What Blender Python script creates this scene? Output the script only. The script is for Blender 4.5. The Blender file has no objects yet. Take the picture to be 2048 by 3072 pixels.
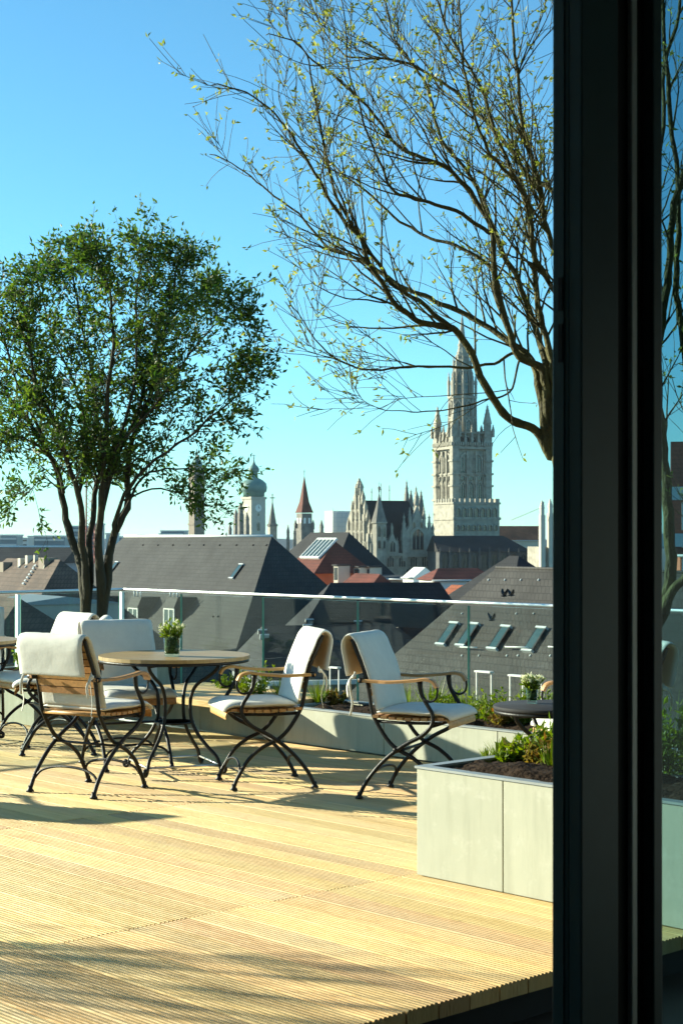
import bpy, math, random
from mathutils import Vector, Matrix, noise

sc = bpy.context.scene
col = sc.collection
rnd = random.Random(7)
R = math.radians

# ---------------------------------------------------------------- camera
F, CX, CY, HOR, EYE = 5000.0, 1024.0, 1536.0, 1612.0, 1.45   # the photograph's pixels (2048 x 3072), metres
PITCH = math.atan((HOR - CY) / F)
cd = bpy.data.cameras.new('camera'); cam = bpy.data.objects.new('camera', cd); col.objects.link(cam)
cam.location = (0, 0, EYE); cam.rotation_euler = (R(90) + PITCH, 0, 0)
cd.sensor_fit = 'VERTICAL'; cd.sensor_height = 36.0; cd.sensor_width = 24.0
cd.lens = F / 3072 * 36.0
cd.clip_start = 0.05; cd.clip_end = 20000
cd.dof.use_dof = True; cd.dof.focus_distance = 11.0; cd.dof.aperture_fstop = 11.0
sc.camera = cam

# ---------------------------------------------------------------- light
SUN_EL = 17.5
LH = Vector((0.945, -0.327)).normalized()          # the way the light travels over the ground
world = bpy.data.worlds.new('World'); sc.world = world; world.use_nodes = True
wn = world.node_tree.nodes; wl = world.node_tree.links
bg = wn['Background']
sky = wn.new('ShaderNodeTexSky'); sky.sky_type = 'NISHITA'; sky.sun_disc = False
sky.sun_elevation = R(SUN_EL); sky.sun_rotation = math.atan2(-LH.x, -LH.y)
sky.altitude = 500; sky.air_density = 0.85; sky.dust_density = 0.3; sky.ozone_density = 3.2
tint = wn.new('ShaderNodeMix'); tint.data_type = 'RGBA'; tint.blend_type = 'MULTIPLY'
tint.inputs[0].default_value = 1.0; tint.inputs[7].default_value = (0.58, 1.005, 0.965, 1)
wl.new(sky.outputs[0], tint.inputs[6]); wl.new(tint.outputs[2], bg.inputs[0])
bg.inputs[1].default_value = 0.113
sd = bpy.data.lights.new('sun', 'SUN'); sun = bpy.data.objects.new('sun', sd); col.objects.link(sun)
sd.energy = 5.0; sd.angle = R(0.55); sd.color = (1.0, 0.97, 0.74)
ld = Vector((LH.x * math.cos(R(SUN_EL)), LH.y * math.cos(R(SUN_EL)), -math.sin(R(SUN_EL))))
sun.rotation_euler = ld.to_track_quat('-Z', 'Y').to_euler()
sun.location = (-20, 10, 12)
vs = sc.view_settings
vs.view_transform = 'Standard'; vs.look = 'None'; vs.exposure = 1.12; vs.gamma = 1.0
vs.use_curve_mapping = False
sc.render.engine = 'CYCLES'
sc.cycles.use_denoising = True
sc.cycles.max_bounces = 8; sc.cycles.transparent_max_bounces = 24
sc.cycles.caustics_reflective = False; sc.cycles.caustics_refractive = False

# ---------------------------------------------------------------- pixels to places
_f = Vector((0, math.cos(PITCH), math.sin(PITCH))); _u = Vector((0, -math.sin(PITCH), math.cos(PITCH)))
def ray(x, y):
    return _f + Vector((1, 0, 0)) * ((x - CX) / F) + _u * ((CY - y) / F)
def at(x, y, Y):
    d = ray(x, y); return Vector((0, 0, EYE)) + d * (Y / d.y)
def on_z(x, y, z):
    d = ray(x, y); return Vector((0, 0, EYE)) + d * ((z - EYE) / d.z)
def zat(y, Y): return at(CX, y, Y).z
GA = R(43)                                          # the terrace's own grid
U = Vector((math.cos(GA), math.sin(GA), 0)); V = Vector((math.sin(GA), -math.cos(GA), 0))
def uv(u, v, z=0): return U * u + V * v + Vector((0, 0, z))
GROT = math.atan2(V.y, V.x)                         # local x = V, local y = U

# ---------------------------------------------------------------- materials
def mat(name, c, rough=0.6, metal=0.0, var=0.0, scale=6.0, stretch=(1, 1, 1), bump=0.0, bscale=30.0, rand=0.0,
        spec=0.5, c2=None, detail=5.0):
    m = bpy.data.materials.new(name); m.use_nodes = True
    n = m.node_tree.nodes; l = m.node_tree.links; b = n['Principled BSDF']
    b.inputs['Roughness'].default_value = rough; b.inputs['Metallic'].default_value = metal
    b.inputs['Specular IOR Level'].default_value = spec
    if c2 is None: c2 = tuple(max(0, x * (1 - var)) for x in c)
    c1 = tuple(min(1, x * (1 + var)) for x in c) if var and c2 else c
    tc = n.new('ShaderNodeTexCoord'); mp = n.new('ShaderNodeMapping'); mp.inputs['Scale'].default_value = stretch
    l.new(tc.outputs['Object'], mp.inputs['Vector'])
    out = None
    if rand:
        oi = n.new('ShaderNodeObjectInfo')
        ad = n.new('ShaderNodeVectorMath'); ad.operation = 'ADD'
        cb = n.new('ShaderNodeCombineXYZ'); mu = n.new('ShaderNodeMath'); mu.operation = 'MULTIPLY'; mu.inputs[1].default_value = 57.0
        l.new(oi.outputs['Random'], mu.inputs[0]); l.new(mu.outputs[0], cb.inputs[0]); l.new(mu.outputs[0], cb.inputs[1])
        l.new(mp.outputs[0], ad.inputs[0]); l.new(cb.outputs[0], ad.inputs[1]); vec = ad.outputs[0]
    else: vec = mp.outputs[0]
    nz = n.new('ShaderNodeTexNoise'); nz.inputs['Scale'].default_value = scale; nz.inputs['Detail'].default_value = detail
    nz.inputs['Roughness'].default_value = 0.65
    l.new(vec, nz.inputs['Vector'])
    rp = n.new('ShaderNodeMapRange'); rp.inputs[1].default_value = 0.3; rp.inputs[2].default_value = 0.7
    l.new(nz.outputs[0], rp.inputs[0])
    mx = n.new('ShaderNodeMix'); mx.data_type = 'RGBA'
    mx.inputs[6].default_value = (*c2, 1); mx.inputs[7].default_value = (*c1, 1)
    l.new(rp.outputs[0], mx.inputs[0]); out = mx.outputs[2]
    if rand:
        hs = n.new('ShaderNodeHueSaturation')
        mr = n.new('ShaderNodeMapRange'); mr.inputs[3].default_value = 1 - rand; mr.inputs[4].default_value = 1 + rand
        l.new(oi.outputs['Random'], mr.inputs[0]); l.new(mr.outputs[0], hs.inputs['Value'])
        mr2 = n.new('ShaderNodeMapRange'); mr2.inputs[3].default_value = 0.5 - rand * 0.05; mr2.inputs[4].default_value = 0.5 + rand * 0.05
        ml = n.new('ShaderNodeMath'); ml.operation = 'FRACT'; m7 = n.new('ShaderNodeMath'); m7.operation = 'MULTIPLY'; m7.inputs[1].default_value = 7.31
        l.new(oi.outputs['Random'], m7.inputs[0]); l.new(m7.outputs[0], ml.inputs[0]); l.new(ml.outputs[0], mr2.inputs[0])
        l.new(mr2.outputs[0], hs.inputs['Hue'])
        l.new(out, hs.inputs['Color']); out = hs.outputs[0]
    l.new(out, b.inputs['Base Color'])
    if bump:
        bn = n.new('ShaderNodeTexNoise'); bn.inputs['Scale'].default_value = bscale; bn.inputs['Detail'].default_value = 6
        l.new(vec, bn.inputs['Vector'])
        bp = n.new('ShaderNodeBump'); bp.inputs['Strength'].default_value = bump; bp.inputs['Distance'].default_value = 0.02
        l.new(bn.outputs[0], bp.inputs['Height']); l.new(bp.outputs[0], b.inputs['Normal'])
    return m

def leaf_mat(name, c, c2, trans=0.45):
    m = bpy.data.materials.new(name); m.use_nodes = True
    n = m.node_tree.nodes; l = m.node_tree.links; b = n['Principled BSDF']; o = n['Material Output']
    g = n.new('ShaderNodeNewGeometry')
    mx = n.new('ShaderNodeMix'); mx.data_type = 'RGBA'; mx.inputs[6].default_value = (*c, 1); mx.inputs[7].default_value = (*c2, 1)
    l.new(g.outputs['Random Per Island'], mx.inputs[0])
    l.new(mx.outputs[2], b.inputs['Base Color']); b.inputs['Roughness'].default_value = 0.45
    b.inputs['Specular IOR Level'].default_value = 0.3
    t = n.new('ShaderNodeBsdfTranslucent')
    hs = n.new('ShaderNodeHueSaturation'); hs.inputs['Saturation'].default_value = 1.15; hs.inputs['Value'].default_value = 1.5
    l.new(mx.outputs[2], hs.inputs['Color']); l.new(hs.outputs[0], t.inputs[0])
    ms = n.new('ShaderNodeMixShader'); ms.inputs[0].default_value = trans
    l.new(b.outputs[0], ms.inputs[1]); l.new(t.outputs[0], ms.inputs[2]); l.new(ms.outputs[0], o.inputs[0])
    return m

def glass_mat(name, tintc, refl=(1, 1, 1), base=0.010, rough=0.0):
    m = bpy.data.materials.new(name); m.use_nodes = True
    n = m.node_tree.nodes; l = m.node_tree.links; o = n['Material Output']; n.remove(n['Principled BSDF'])
    t = n.new('ShaderNodeBsdfTransparent'); t.inputs[0].default_value = (*tintc, 1)
    g = n.new('ShaderNodeBsdfGlossy'); g.inputs[0].default_value = (*refl, 1); g.inputs['Roughness'].default_value = rough
    lw = n.new('ShaderNodeLayerWeight'); lw.inputs[0].default_value = 0.5
    pw = n.new('ShaderNodeMath'); pw.operation = 'POWER'; pw.inputs[1].default_value = 5.0; l.new(lw.outputs['Facing'], pw.inputs[0])
    fr = n.new('ShaderNodeMath'); fr.operation = 'MULTIPLY_ADD'; fr.inputs[1].default_value = 1 - base; fr.inputs[2].default_value = base; l.new(pw.outputs[0], fr.inputs[0])
    ms = n.new('ShaderNodeMixShader'); l.new(fr.outputs[0], ms.inputs[0]); l.new(t.outputs[0], ms.inputs[1]); l.new(g.outputs[0], ms.inputs[2])
    l.new(ms.outputs[0], o.inputs[0])
    return m

def plank_mat(name, c, c2, groove_c):
    m = mat(name, c, 0.62, 0, c2=c2, scale=3.0, stretch=(0.35, 5.0, 1.0), rand=0.22, bump=0.3, bscale=26, spec=0.35)
    n = m.node_tree.nodes; l = m.node_tree.links; b = n['Principled BSDF']; src = b.inputs['Base Color'].links[0].from_socket
    vec = [x for x in n if x.type == 'TEX_NOISE'][0].inputs['Vector'].links[0].from_socket
    for stretch, scale, lo, hi, colr, amt in (((1.5, .35, 1), 1.1, .48, .72, (0.46, 0.39, 0.25), .55), ((.6, 3, 1), 9, .60, .75, (0.36, 0.22, 0.08), .5), ((3, 1, 1), 14, .70, .76, (0.20, 0.12, 0.05), .6)):
        mp = n.new('ShaderNodeMapping'); mp.inputs['Scale'].default_value = stretch; l.new(vec, mp.inputs['Vector'])
        nz = n.new('ShaderNodeTexNoise'); nz.inputs['Scale'].default_value = scale; nz.inputs['Detail'].default_value = 6; l.new(mp.outputs[0], nz.inputs['Vector'])
        mr = n.new('ShaderNodeMapRange'); mr.inputs[1].default_value = lo; mr.inputs[2].default_value = hi; mr.inputs[3].default_value = 0; mr.inputs[4].default_value = amt; l.new(nz.outputs[0], mr.inputs[0])
        mx = n.new('ShaderNodeMix'); mx.data_type = 'RGBA'; mx.inputs[7].default_value = (*colr, 1); l.new(mr.outputs[0], mx.inputs[0]); l.new(src, mx.inputs[6]); src = mx.outputs[2]
    l.new(src, b.inputs['Base Color'])
    return m

def concrete_mat(name):
    m = mat(name, (0.50, 0.505, 0.405), 0.82, c2=(0.43, 0.445, 0.36), scale=2.2, rand=0.06, bump=0.03, bscale=140, spec=0.25, detail=9)
    n = m.node_tree.nodes; l = m.node_tree.links; b = n['Principled BSDF']; src = b.inputs['Base Color'].links[0].from_socket
    vec = [x for x in n if x.type == 'TEX_NOISE'][0].inputs['Vector'].links[0].from_socket
    def layer(src, stretch, scale, lo, hi, colr, amt):
        mp = n.new('ShaderNodeMapping'); mp.inputs['Scale'].default_value = stretch; l.new(vec, mp.inputs['Vector'])
        nz = n.new('ShaderNodeTexNoise'); nz.inputs['Scale'].default_value = scale; nz.inputs['Detail'].default_value = 6; nz.inputs['Roughness'].default_value = 0.7; l.new(mp.outputs[0], nz.inputs['Vector'])
        mr = n.new('ShaderNodeMapRange'); mr.inputs[1].default_value = lo; mr.inputs[2].default_value = hi; mr.inputs[3].default_value = 0; mr.inputs[4].default_value = amt; l.new(nz.outputs[0], mr.inputs[0])
        mx = n.new('ShaderNodeMix'); mx.data_type = 'RGBA'; mx.inputs[7].default_value = (*colr, 1); l.new(mr.outputs[0], mx.inputs[0]); l.new(src, mx.inputs[6]); return mx.outputs[2]
    src = layer(src, (7, 7, 0.7), 1.6, 0.50, 0.75, (0.30, 0.31, 0.24), 0.55)      # run-off streaks
    src = layer(src, (1, 1, 1), 9.0, 0.55, 0.72, (0.60, 0.60, 0.52), 0.5)          # pale lime bloom
    src = layer(src, (1, 1, 1), 60.0, 0.68, 0.74, (0.20, 0.20, 0.17), 0.6)         # pinholes
    l.new(src, b.inputs['Base Color']); return m

def roof_mat(name, c, c2, row=0.33, bump=0.5):
    m = bpy.data.materials.new(name); m.use_nodes = True
    n = m.node_tree.nodes; l = m.node_tree.links; b = n['Principled BSDF']
    b.inputs['Roughness'].default_value = 0.75; b.inputs['Specular IOR Level'].default_value = 0.3
    tc = n.new('ShaderNodeTexCoord')
    sp = n.new('ShaderNodeSeparateXYZ'); l.new(tc.outputs['Object'], sp.inputs[0])
    ad = n.new('ShaderNodeMath'); ad.operation = 'ADD'; l.new(sp.outputs[0], ad.inputs[0]); l.new(sp.outputs[1], ad.inputs[1])
    cb = n.new('ShaderNodeCombineXYZ'); l.new(ad.outputs[0], cb.inputs[0]); l.new(sp.outputs[2], cb.inputs[1])
    br = n.new('ShaderNodeTexBrick'); br.inputs['Scale'].default_value = 1.0
    br.inputs['Brick Width'].default_value = row * 0.9; br.inputs['Row Height'].default_value = row
    br.inputs['Mortar Size'].default_value = row * 0.07; br.inputs['Bias'].default_value = 0.0
    br.inputs['Color1'].default_value = (*c, 1); br.inputs['Color2'].default_value = (*c2, 1)
    br.inputs['Mortar'].default_value = (*[x * 0.45 for x in c], 1)
    l.new(cb.outputs[0], br.inputs['Vector'])
    nz = n.new('ShaderNodeTexNoise'); nz.inputs['Scale'].default_value = 0.35; nz.inputs['Detail'].default_value = 6
    l.new(tc.outputs['Object'], nz.inputs['Vector'])
    mr = n.new('ShaderNodeMapRange'); mr.inputs[1].default_value = 0.3; mr.inputs[2].default_value = 0.7; mr.inputs[3].default_value = 0.62; mr.inputs[4].default_value = 1.3
    l.new(nz.outputs[0], mr.inputs[0])
    hs = n.new('ShaderNodeHueSaturation'); l.new(br.outputs[0], hs.inputs['Color']); l.new(mr.outputs[0], hs.inputs['Value'])
    l.new(hs.outputs[0], b.inputs['Base Color'])
    bp = n.new('ShaderNodeBump'); bp.inputs['Strength'].default_value = bump; bp.inputs['Distance'].default_value = 0.05
    l.new(br.outputs['Fac'], bp.inputs['Height']); bp.invert = True
    l.new(bp.outputs[0], b.inputs['Normal'])
    return m

MT = dict(
    plank=plank_mat('larch_decking', (0.77, 0.54, 0.235), (0.58, 0.365, 0.13), None),
    teak=mat('oiled_teak', (0.46, 0.25, 0.09), 0.5, var=0.25, scale=8, stretch=(1, 6, 6), rand=0.15),
    tabletop=mat('weathered_teak', (0.36, 0.25, 0.11), 0.45, var=0.22, scale=7, stretch=(1, 8, 1), rand=0.12),
    darktop=mat('dark_tabletop', (0.035, 0.035, 0.038), 0.75, spec=0.2, var=0.2, scale=9),
    iron=mat('black_wrought_iron', (0.008, 0.008, 0.008), 0.45, var=0.3, scale=40, bump=0.15, bscale=120, spec=0.35),
    canvas=mat('white_canvas', (0.74, 0.73, 0.66), 0.9, var=0.05, scale=12, bump=0.07, bscale=70, spec=0.1),
    concrete=concrete_mat('cast_concrete'),
    coping=mat('sky_toned_coping', (0.30, 0.33, 0.33), 0.5, var=0.12, scale=6, metal=0.1),  # blue-grey puts the sky light on the planter rims into the colour
    soil=mat('dark_soil', (0.035, 0.022, 0.014), 0.95, var=0.5, scale=25, bump=1.0, bscale=40, spec=0.1),
    steel=mat('brushed_steel', (0.66, 0.67, 0.65), 0.40, metal=0.85, var=0.05, scale=20),
    white=mat('white_paint', (0.78, 0.77, 0.70), 0.5, var=0.05, scale=5),
    whitemetal=mat('white_metal', (0.72, 0.73, 0.70), 0.45, var=0.06, scale=5),
    frame=mat('anthracite_aluminium', (0.024, 0.07, 0.082), 0.42, var=0.15, scale=4, metal=0.0, spec=0.5),
    gasket=mat('black_rubber', (0.006, 0.006, 0.006), 0.7),
    alu=mat('bare_aluminium', (0.55, 0.57, 0.55), 0.4, metal=0.2, var=0.1),
    slate=roof_mat('grey_slate', (0.040, 0.041, 0.039), (0.031, 0.032, 0.031)),
    slate2=roof_mat('brown_grey_tiles', (0.048, 0.044, 0.040), (0.038, 0.035, 0.032)),
    darkslate=roof_mat('shade_dark_slate', (0.024, 0.024, 0.026), (0.018, 0.018, 0.02)),  # slate darkened further to carry the shade on courtyard and wing roofs
    browntile=roof_mat('brown_tiles', (0.13, 0.088, 0.062), (0.10, 0.066, 0.048)),
    redtile=roof_mat('red_tiles', (0.38, 0.115, 0.05), (0.31, 0.085, 0.04)),
    deepred=roof_mat('deep_red_tiles', (0.175, 0.046, 0.028), (0.14, 0.038, 0.024)),
    stone=mat('pale_limestone', (0.46, 0.42, 0.33), 0.85, c2=(0.20, 0.185, 0.15), scale=0.8, bump=0.4, bscale=3, detail=10),
    stone2=mat('weathered_limestone', (0.26, 0.24, 0.20), 0.85, c2=(0.11, 0.10, 0.09), scale=0.6, bump=0.4, bscale=3, detail=10),
    brickstone=mat('brown_brickwork', (0.27, 0.225, 0.17), 0.85, c2=(0.19, 0.155, 0.12), scale=0.5, detail=9),
    plaster=mat('beige_plaster', (0.50, 0.46, 0.37), 0.85, var=0.1, scale=0.6, detail=8),
    greyplaster=mat('grey_plaster', (0.30, 0.31, 0.32), 0.85, var=0.12, scale=0.6, detail=8),
    redplaster=mat('red_painted_wall', (0.48, 0.135, 0.055), 0.8, var=0.12, scale=0.8, detail=8),
    copper=mat('verdigris_copper', (0.155, 0.29, 0.245), 0.6, c2=(0.10, 0.20, 0.18), scale=0.5, detail=8),
    pane=mat('dark_window_glass', (0.02, 0.03, 0.035), 0.08, spec=0.6),
    skypane=mat('roof_window_glass', (0.045, 0.085, 0.085), 0.12, spec=0.6),
    farblue=mat('far_haze_blue', (0.10, 0.165, 0.20), 0.4, var=0.2, scale=0.05),  # blue-grey puts the haze on far blocks and skyline into the colour
    farwhite=mat('far_white_render', (0.55, 0.55, 0.52), 0.8, var=0.1, scale=0.05),
    crane=mat('red_crane_paint', (0.42, 0.12, 0.07), 0.5, var=0.1),
    bird=mat('black_feathers', (0.012, 0.012, 0.014), 0.6),
    bark=mat('tree_bark', (0.055, 0.05, 0.024), 0.85, c2=(0.022, 0.02, 0.012), scale=14, stretch=(1, 1, 0.4), bump=0.6, bscale=60),
    barkgreen=mat('sunflecked_bark', (0.15, 0.14, 0.045), 0.9, c2=(0.032, 0.028, 0.014), scale=16, stretch=(1, 1, 0.5), bump=1.0, bscale=70),  # yellow-green flecks put sunlit limb edges into the dark bark colour
    leafdark=leaf_mat('dark_leaves', (0.028, 0.075, 0.016), (0.13, 0.185, 0.035), 0.45),
    leafyoung=leaf_mat('young_leaves', (0.16, 0.21, 0.045), (0.34, 0.35, 0.10), 0.5),
    leafgrass=leaf_mat('herb_leaves', (0.085, 0.15, 0.02), (0.20, 0.25, 0.035), 0.4),
    leafrust=leaf_mat('rusty_leaves', (0.20, 0.10, 0.03), (0.20, 0.19, 0.05), 0.4),
    petal=leaf_mat('white_petals', (0.62, 0.64, 0.46), (0.76, 0.74, 0.52), 0.4),
    moss=mat('moss', (0.045, 0.085, 0.015), 0.9, var=0.5, scale=40, bump=1.0, bscale=60),
    glass=glass_mat('clear_glass', (0.88, 0.925, 0.91), base=0.028),
    vaseglass=glass_mat('vase_glass', (0.86, 0.92, 0.88)),
    doorglass=glass_mat('tinted_door_glass', (0.50, 0.66, 0.70)),
    glassedge=mat('green_glass_edge', (0.10, 0.30, 0.23), 0.2, spec=0.6),
    floor=mat('dark_stone_floor', (0.05, 0.05, 0.048), 0.6, var=0.2, scale=3),
    roomwall=mat('room_wall', (0.30, 0.34, 0.36), 0.8, var=0.1),
    facade=mat('dark_sky_blocker', (0.055, 0.055, 0.05), 0.5, var=0.2, scale=0.8),  # kept dark so the added storeys send back little light
    shadestone=mat('shaded_limestone', (0.12, 0.12, 0.115), 0.9, c2=(0.05, 0.05, 0.05), scale=0.6, detail=10),  # limestone darkened to put the wing's shade into the colour
    city=mat('city_ground', (0.10, 0.10, 0.095), 0.9, var=0.3, scale=0.02),
)

# ---------------------------------------------------------------- meshes
class MB:
    def __init__(s): s.v = []; s.f = []; s.sm = []
    def add(s, vs_, fs, smooth=False):
        o = len(s.v); s.v += [tuple(p) for p in vs_]
        for f in fs: s.f.append(tuple(i + o for i in f)); s.sm.append(smooth)
        return s
    def box(s, x0, x1, y0, y1, z0, z1):
        return s.add([(x0, y0, z0), (x1, y0, z0), (x1, y1, z0), (x0, y1, z0), (x0, y0, z1), (x1, y0, z1), (x1, y1, z1), (x0, y1, z1)],
                     [(0, 3, 2, 1), (4, 5, 6, 7), (0, 1, 5, 4), (1, 2, 6, 5), (2, 3, 7, 6), (3, 0, 4, 7)])
    def obox(s, c, ax, ay, az):
        c = Vector(c); vs_ = []
        for k in ((-1, -1, -1), (1, -1, -1), (1, 1, -1), (-1, 1, -1), (-1, -1, 1), (1, -1, 1), (1, 1, 1), (-1, 1, 1)):
            vs_.append(c + Vector(ax) * k[0] + Vector(ay) * k[1] + Vector(az) * k[2])
        return s.add(vs_, [(0, 3, 2, 1), (4, 5, 6, 7), (0, 1, 5, 4), (1, 2, 6, 5), (2, 3, 7, 6), (3, 0, 4, 7)])
    def tube(s, pts, rad, n=6, cap=True, squash=1.0):
        pts = [Vector(p) for p in pts]; m = len(pts)
        if not hasattr(rad, '__len__'): rad = [rad] * m
        t = (pts[1] - pts[0]).normalized()
        a = t.orthogonal().normalized(); vs_ = []; fs = []
        for i, p in enumerate(pts):
            if i == 0: tn = (pts[1] - pts[0])
            elif i == m - 1: tn = (pts[-1] - pts[-2])
            else: tn = (pts[i + 1] - pts[i - 1])
            tn = tn.normalized()
            a = (a - tn * a.dot(tn))
            a = a.normalized() if a.length > 1e-6 else tn.orthogonal().normalized()
            b = tn.cross(a)
            for k in range(n):
                w = 2 * math.pi * k / n
                vs_.append(p + (a * math.cos(w) + b * math.sin(w) * squash) * rad[i])
        for i in range(m - 1):
            for k in range(n):
                q = (k + 1) % n
                fs.append((i * n + k, i * n + q, (i + 1) * n + q, (i + 1) * n + k))
        if cap:
            fs.append(tuple(range(n - 1, -1, -1))); fs.append(tuple((m - 1) * n + k for k in range(n)))
        return s.add(vs_, fs, True)
    def lathe(s, prof, n=24, c=(0, 0, 0), smooth=True, a0=0.0):
        vs_ = []; fs = []; m = len(prof)
        for r_, z in prof:
            for k in range(n):
                w = 2 * math.pi * k / n + a0
                vs_.append((c[0] + r_ * math.cos(w), c[1] + r_ * math.sin(w), c[2] + z))
        for i in range(m - 1):
            for k in range(n):
                q = (k + 1) % n
                fs.append((i * n + k, i * n + q, (i + 1) * n + q, (i + 1) * n + k))
        if prof[0][0] > 1e-4: fs.append(tuple(range(n - 1, -1, -1)))
        if prof[-1][0] > 1e-4: fs.append(tuple((m - 1) * n + k for k in range(n)))
        return s.add(vs_, fs, smooth)
    def prism(s, poly, y0, y1):                     # poly in (x, z), pushed along y; poly runs anticlockwise seen from -y
        n = len(poly)
        vs_ = [(x, y0, z) for x, z in poly] + [(x, y1, z) for x, z in poly]
        fs = [tuple(range(n)), tuple(range(2 * n - 1, n - 1, -1))]
        fs += [(k, n + k, n + (k + 1) % n, (k + 1) % n) for k in range(n)]
        return s.add(vs_, fs)
    def mesh(s, name):
        me = bpy.data.meshes.new(name); me.from_pydata(s.v, [], s.f); me.update()
        me.polygons.foreach_set('use_smooth', s.sm)
        return me
    def build(s, name, m, parent=None, label=None, bevel=0.0, kind=None):
        me = s.mesh(name); me.materials.append(MT[m] if isinstance(m, str) else m)
        o = bpy.data.objects.new(name, me); col.objects.link(o)
        if parent: o.parent = parent
        if label: o['label'] = label
        if kind: o['kind'] = kind
        if bevel:
            b = o.modifiers.new('bevel', 'BEVEL'); b.width = bevel; b.segments = 2; b.limit_method = 'ANGLE'; b.angle_limit = R(40)
        return o

def tag(o, label=None, cat=None, group=None, kind=None):
    if label: o['label'] = label
    if cat: o['category'] = cat
    if group: o['group'] = group
    if kind: o['kind'] = kind
    return o
def empty(name, loc=(0, 0, 0), rz=0.0):
    o = bpy.data.objects.new(name, None); o.empty_display_size = 0.2; col.objects.link(o)
    o.location = loc; o.rotation_euler = (0, 0, rz); return o
def copy_tree(o, parent=None):
    c = o.copy(); col.objects.link(c); c.parent = parent
    for ch in o.children: copy_tree(ch, c)
    return c
def smooth_path(pts, sub=5):
    pts = [Vector(p) for p in pts]; out = []; n = len(pts)
    for i in range(n - 1):
        p0 = pts[max(i - 1, 0)]; p1 = pts[i]; p2 = pts[i + 1]; p3 = pts[min(i + 2, n - 1)]
        for k in range(sub):
            t = k / sub
            out.append(0.5 * ((2 * p1) + (p2 - p0) * t + (2 * p0 - 5 * p1 + 4 * p2 - p3) * t * t + (3 * p1 - p0 - 3 * p2 + p3) * t ** 3))
    out.append(pts[-1]); return out

# ================================================================ the setting
g = MB(); g.box(-9000, 9000, -2000, 16000, -27.0, -26.0); g.build('ground', 'city', kind='structure')

slab = MB(); slab.box(-12.2, 6.0, -6.0, 8.62, -26.0, -0.17)
slab = slab.build('terrace', 'floor', kind='structure'); slab.rotation_euler = (0, 0, GROT)

VF = -2.2                                            # plane of the sliding glass front
room = MB()
room.box(VF - 0.12, 3.6, 6.2, 6.4, -0.17, 3.3)       # far end wall
room.box(3.4, 3.6, -3.2, 6.2, -0.17, 3.3)            # wall behind the camera
room.box(VF - 0.12, 3.4, -3.4, -3.2, -0.17, 3.3)
room.box(VF - 0.12, VF + 0.1, -3.2, 1.0, -0.17, 3.3) # closed part of the front
room = room.build('wall', 'roomwall', kind='structure'); room.rotation_euler = (0, 0, GROT)
ce = MB(); ce.box(VF - 0.12, 3.6, -3.4, 6.4, 2.86, 3.3)
ce = ce.build('ceiling', 'roomwall', kind='structure'); ce.rotation_euler = (0, 0, GROT)
hb = MB(); hb.box(VF - 0.12, 9.0, -9.0, 9.5, 3.3, 17.0)  # unseen upper storeys, added to block sky light from behind
for k in range(4): hb.box(VF - 0.45, VF - 0.12, -9.0, 9.5, 3.3 + 3.4 * k, 3.65 + 3.4 * k)
hb = hb.build('wall_hotel_sky_blocker', 'facade', kind='structure'); hb.rotation_euler = (0, 0, GROT)
ww = MB()  # added wall out of view, keeps the sun off door frame and threshold
a = Vector((-2.02, 5.10, 0)); b = Vector((-0.78, 2.25, 0)); d = (b - a).normalized(); nrm = Vector((d.y, -d.x, 0))
if nrm.x > 0: nrm = -nrm
ww.obox((a + b) / 2 + nrm * 0.15 + Vector((0, 0, 2.3)), d * (b - a).length / 2, nrm * 0.15, Vector((0, 0, 2.46)))
ww = ww.build('wall_sun_blocker', 'plaster', kind='structure')

# ---------------------------------------------------------------- deck
V0 = -3.61; BW = 0.142; DT = 0.052
JO = [V0, -5.06, -7.22, -9.36, -11.72]
sub = MB()
for v in [V0 - 0.12] + [(-4.4 - 0.55 * k) for k in range(13)]: sub.box(v - 0.03, v + 0.03, 1.0, 7.7, -0.17, -DT - 0.002)
deck = sub.build('deck', 'gasket', kind='structure'); deck.rotation_euler = (0, 0, GROT)
def plank_mesh(L):
    w = BW / 2 - 0.003; n = 7; pit = 2 * w / n; prof = []
    for k in range(n):
        y = -w + k * pit
        prof += [(y + pit * 0.10, -0.0055), (y + pit * 0.20, 0.0), (y + pit * 0.80, 0.0), (y + pit * 0.90, -0.0055)]
    prof = [(-w, -DT), (-w, -0.0055)] + prof + [(w, -0.0055), (w, -DT)]
    m = MB(); N = len(prof)
    m.add([(0, y, z) for y, z in prof] + [(L, y, z) for y, z in prof],
          [(k, (k + 1) % N, N + (k + 1) % N, N + k) for k in range(N)] + [tuple(range(N - 1, -1, -1)), tuple(range(N, 2 * N))])
    me = m.mesh('plank'); me.materials.append(MT['plank']); return me
PU0, PU1 = 5.13, 5.72
pm = [plank_mesh(JO[i] - JO[i + 1] - 0.004) for i in range(len(JO) - 1)]
nb = int((7.76 - 1.0) / BW)
for k in range(nb):
    u = 7.76 - BW * (k + 0.5)
    for i in range(len(JO) - 1):
        if i == 0 and PU0 + 0.05 < u < PU1 - 0.05: continue
        if u < 2.1 and i < 1: continue
        o = bpy.data.objects.new('plank', pm[i]); col.objects.link(o); o.parent = deck
        o.location = (JO[i + 1] + rnd.uniform(-0.0015, 0.0015), u, rnd.uniform(-0.0012, 0.0012))

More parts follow.
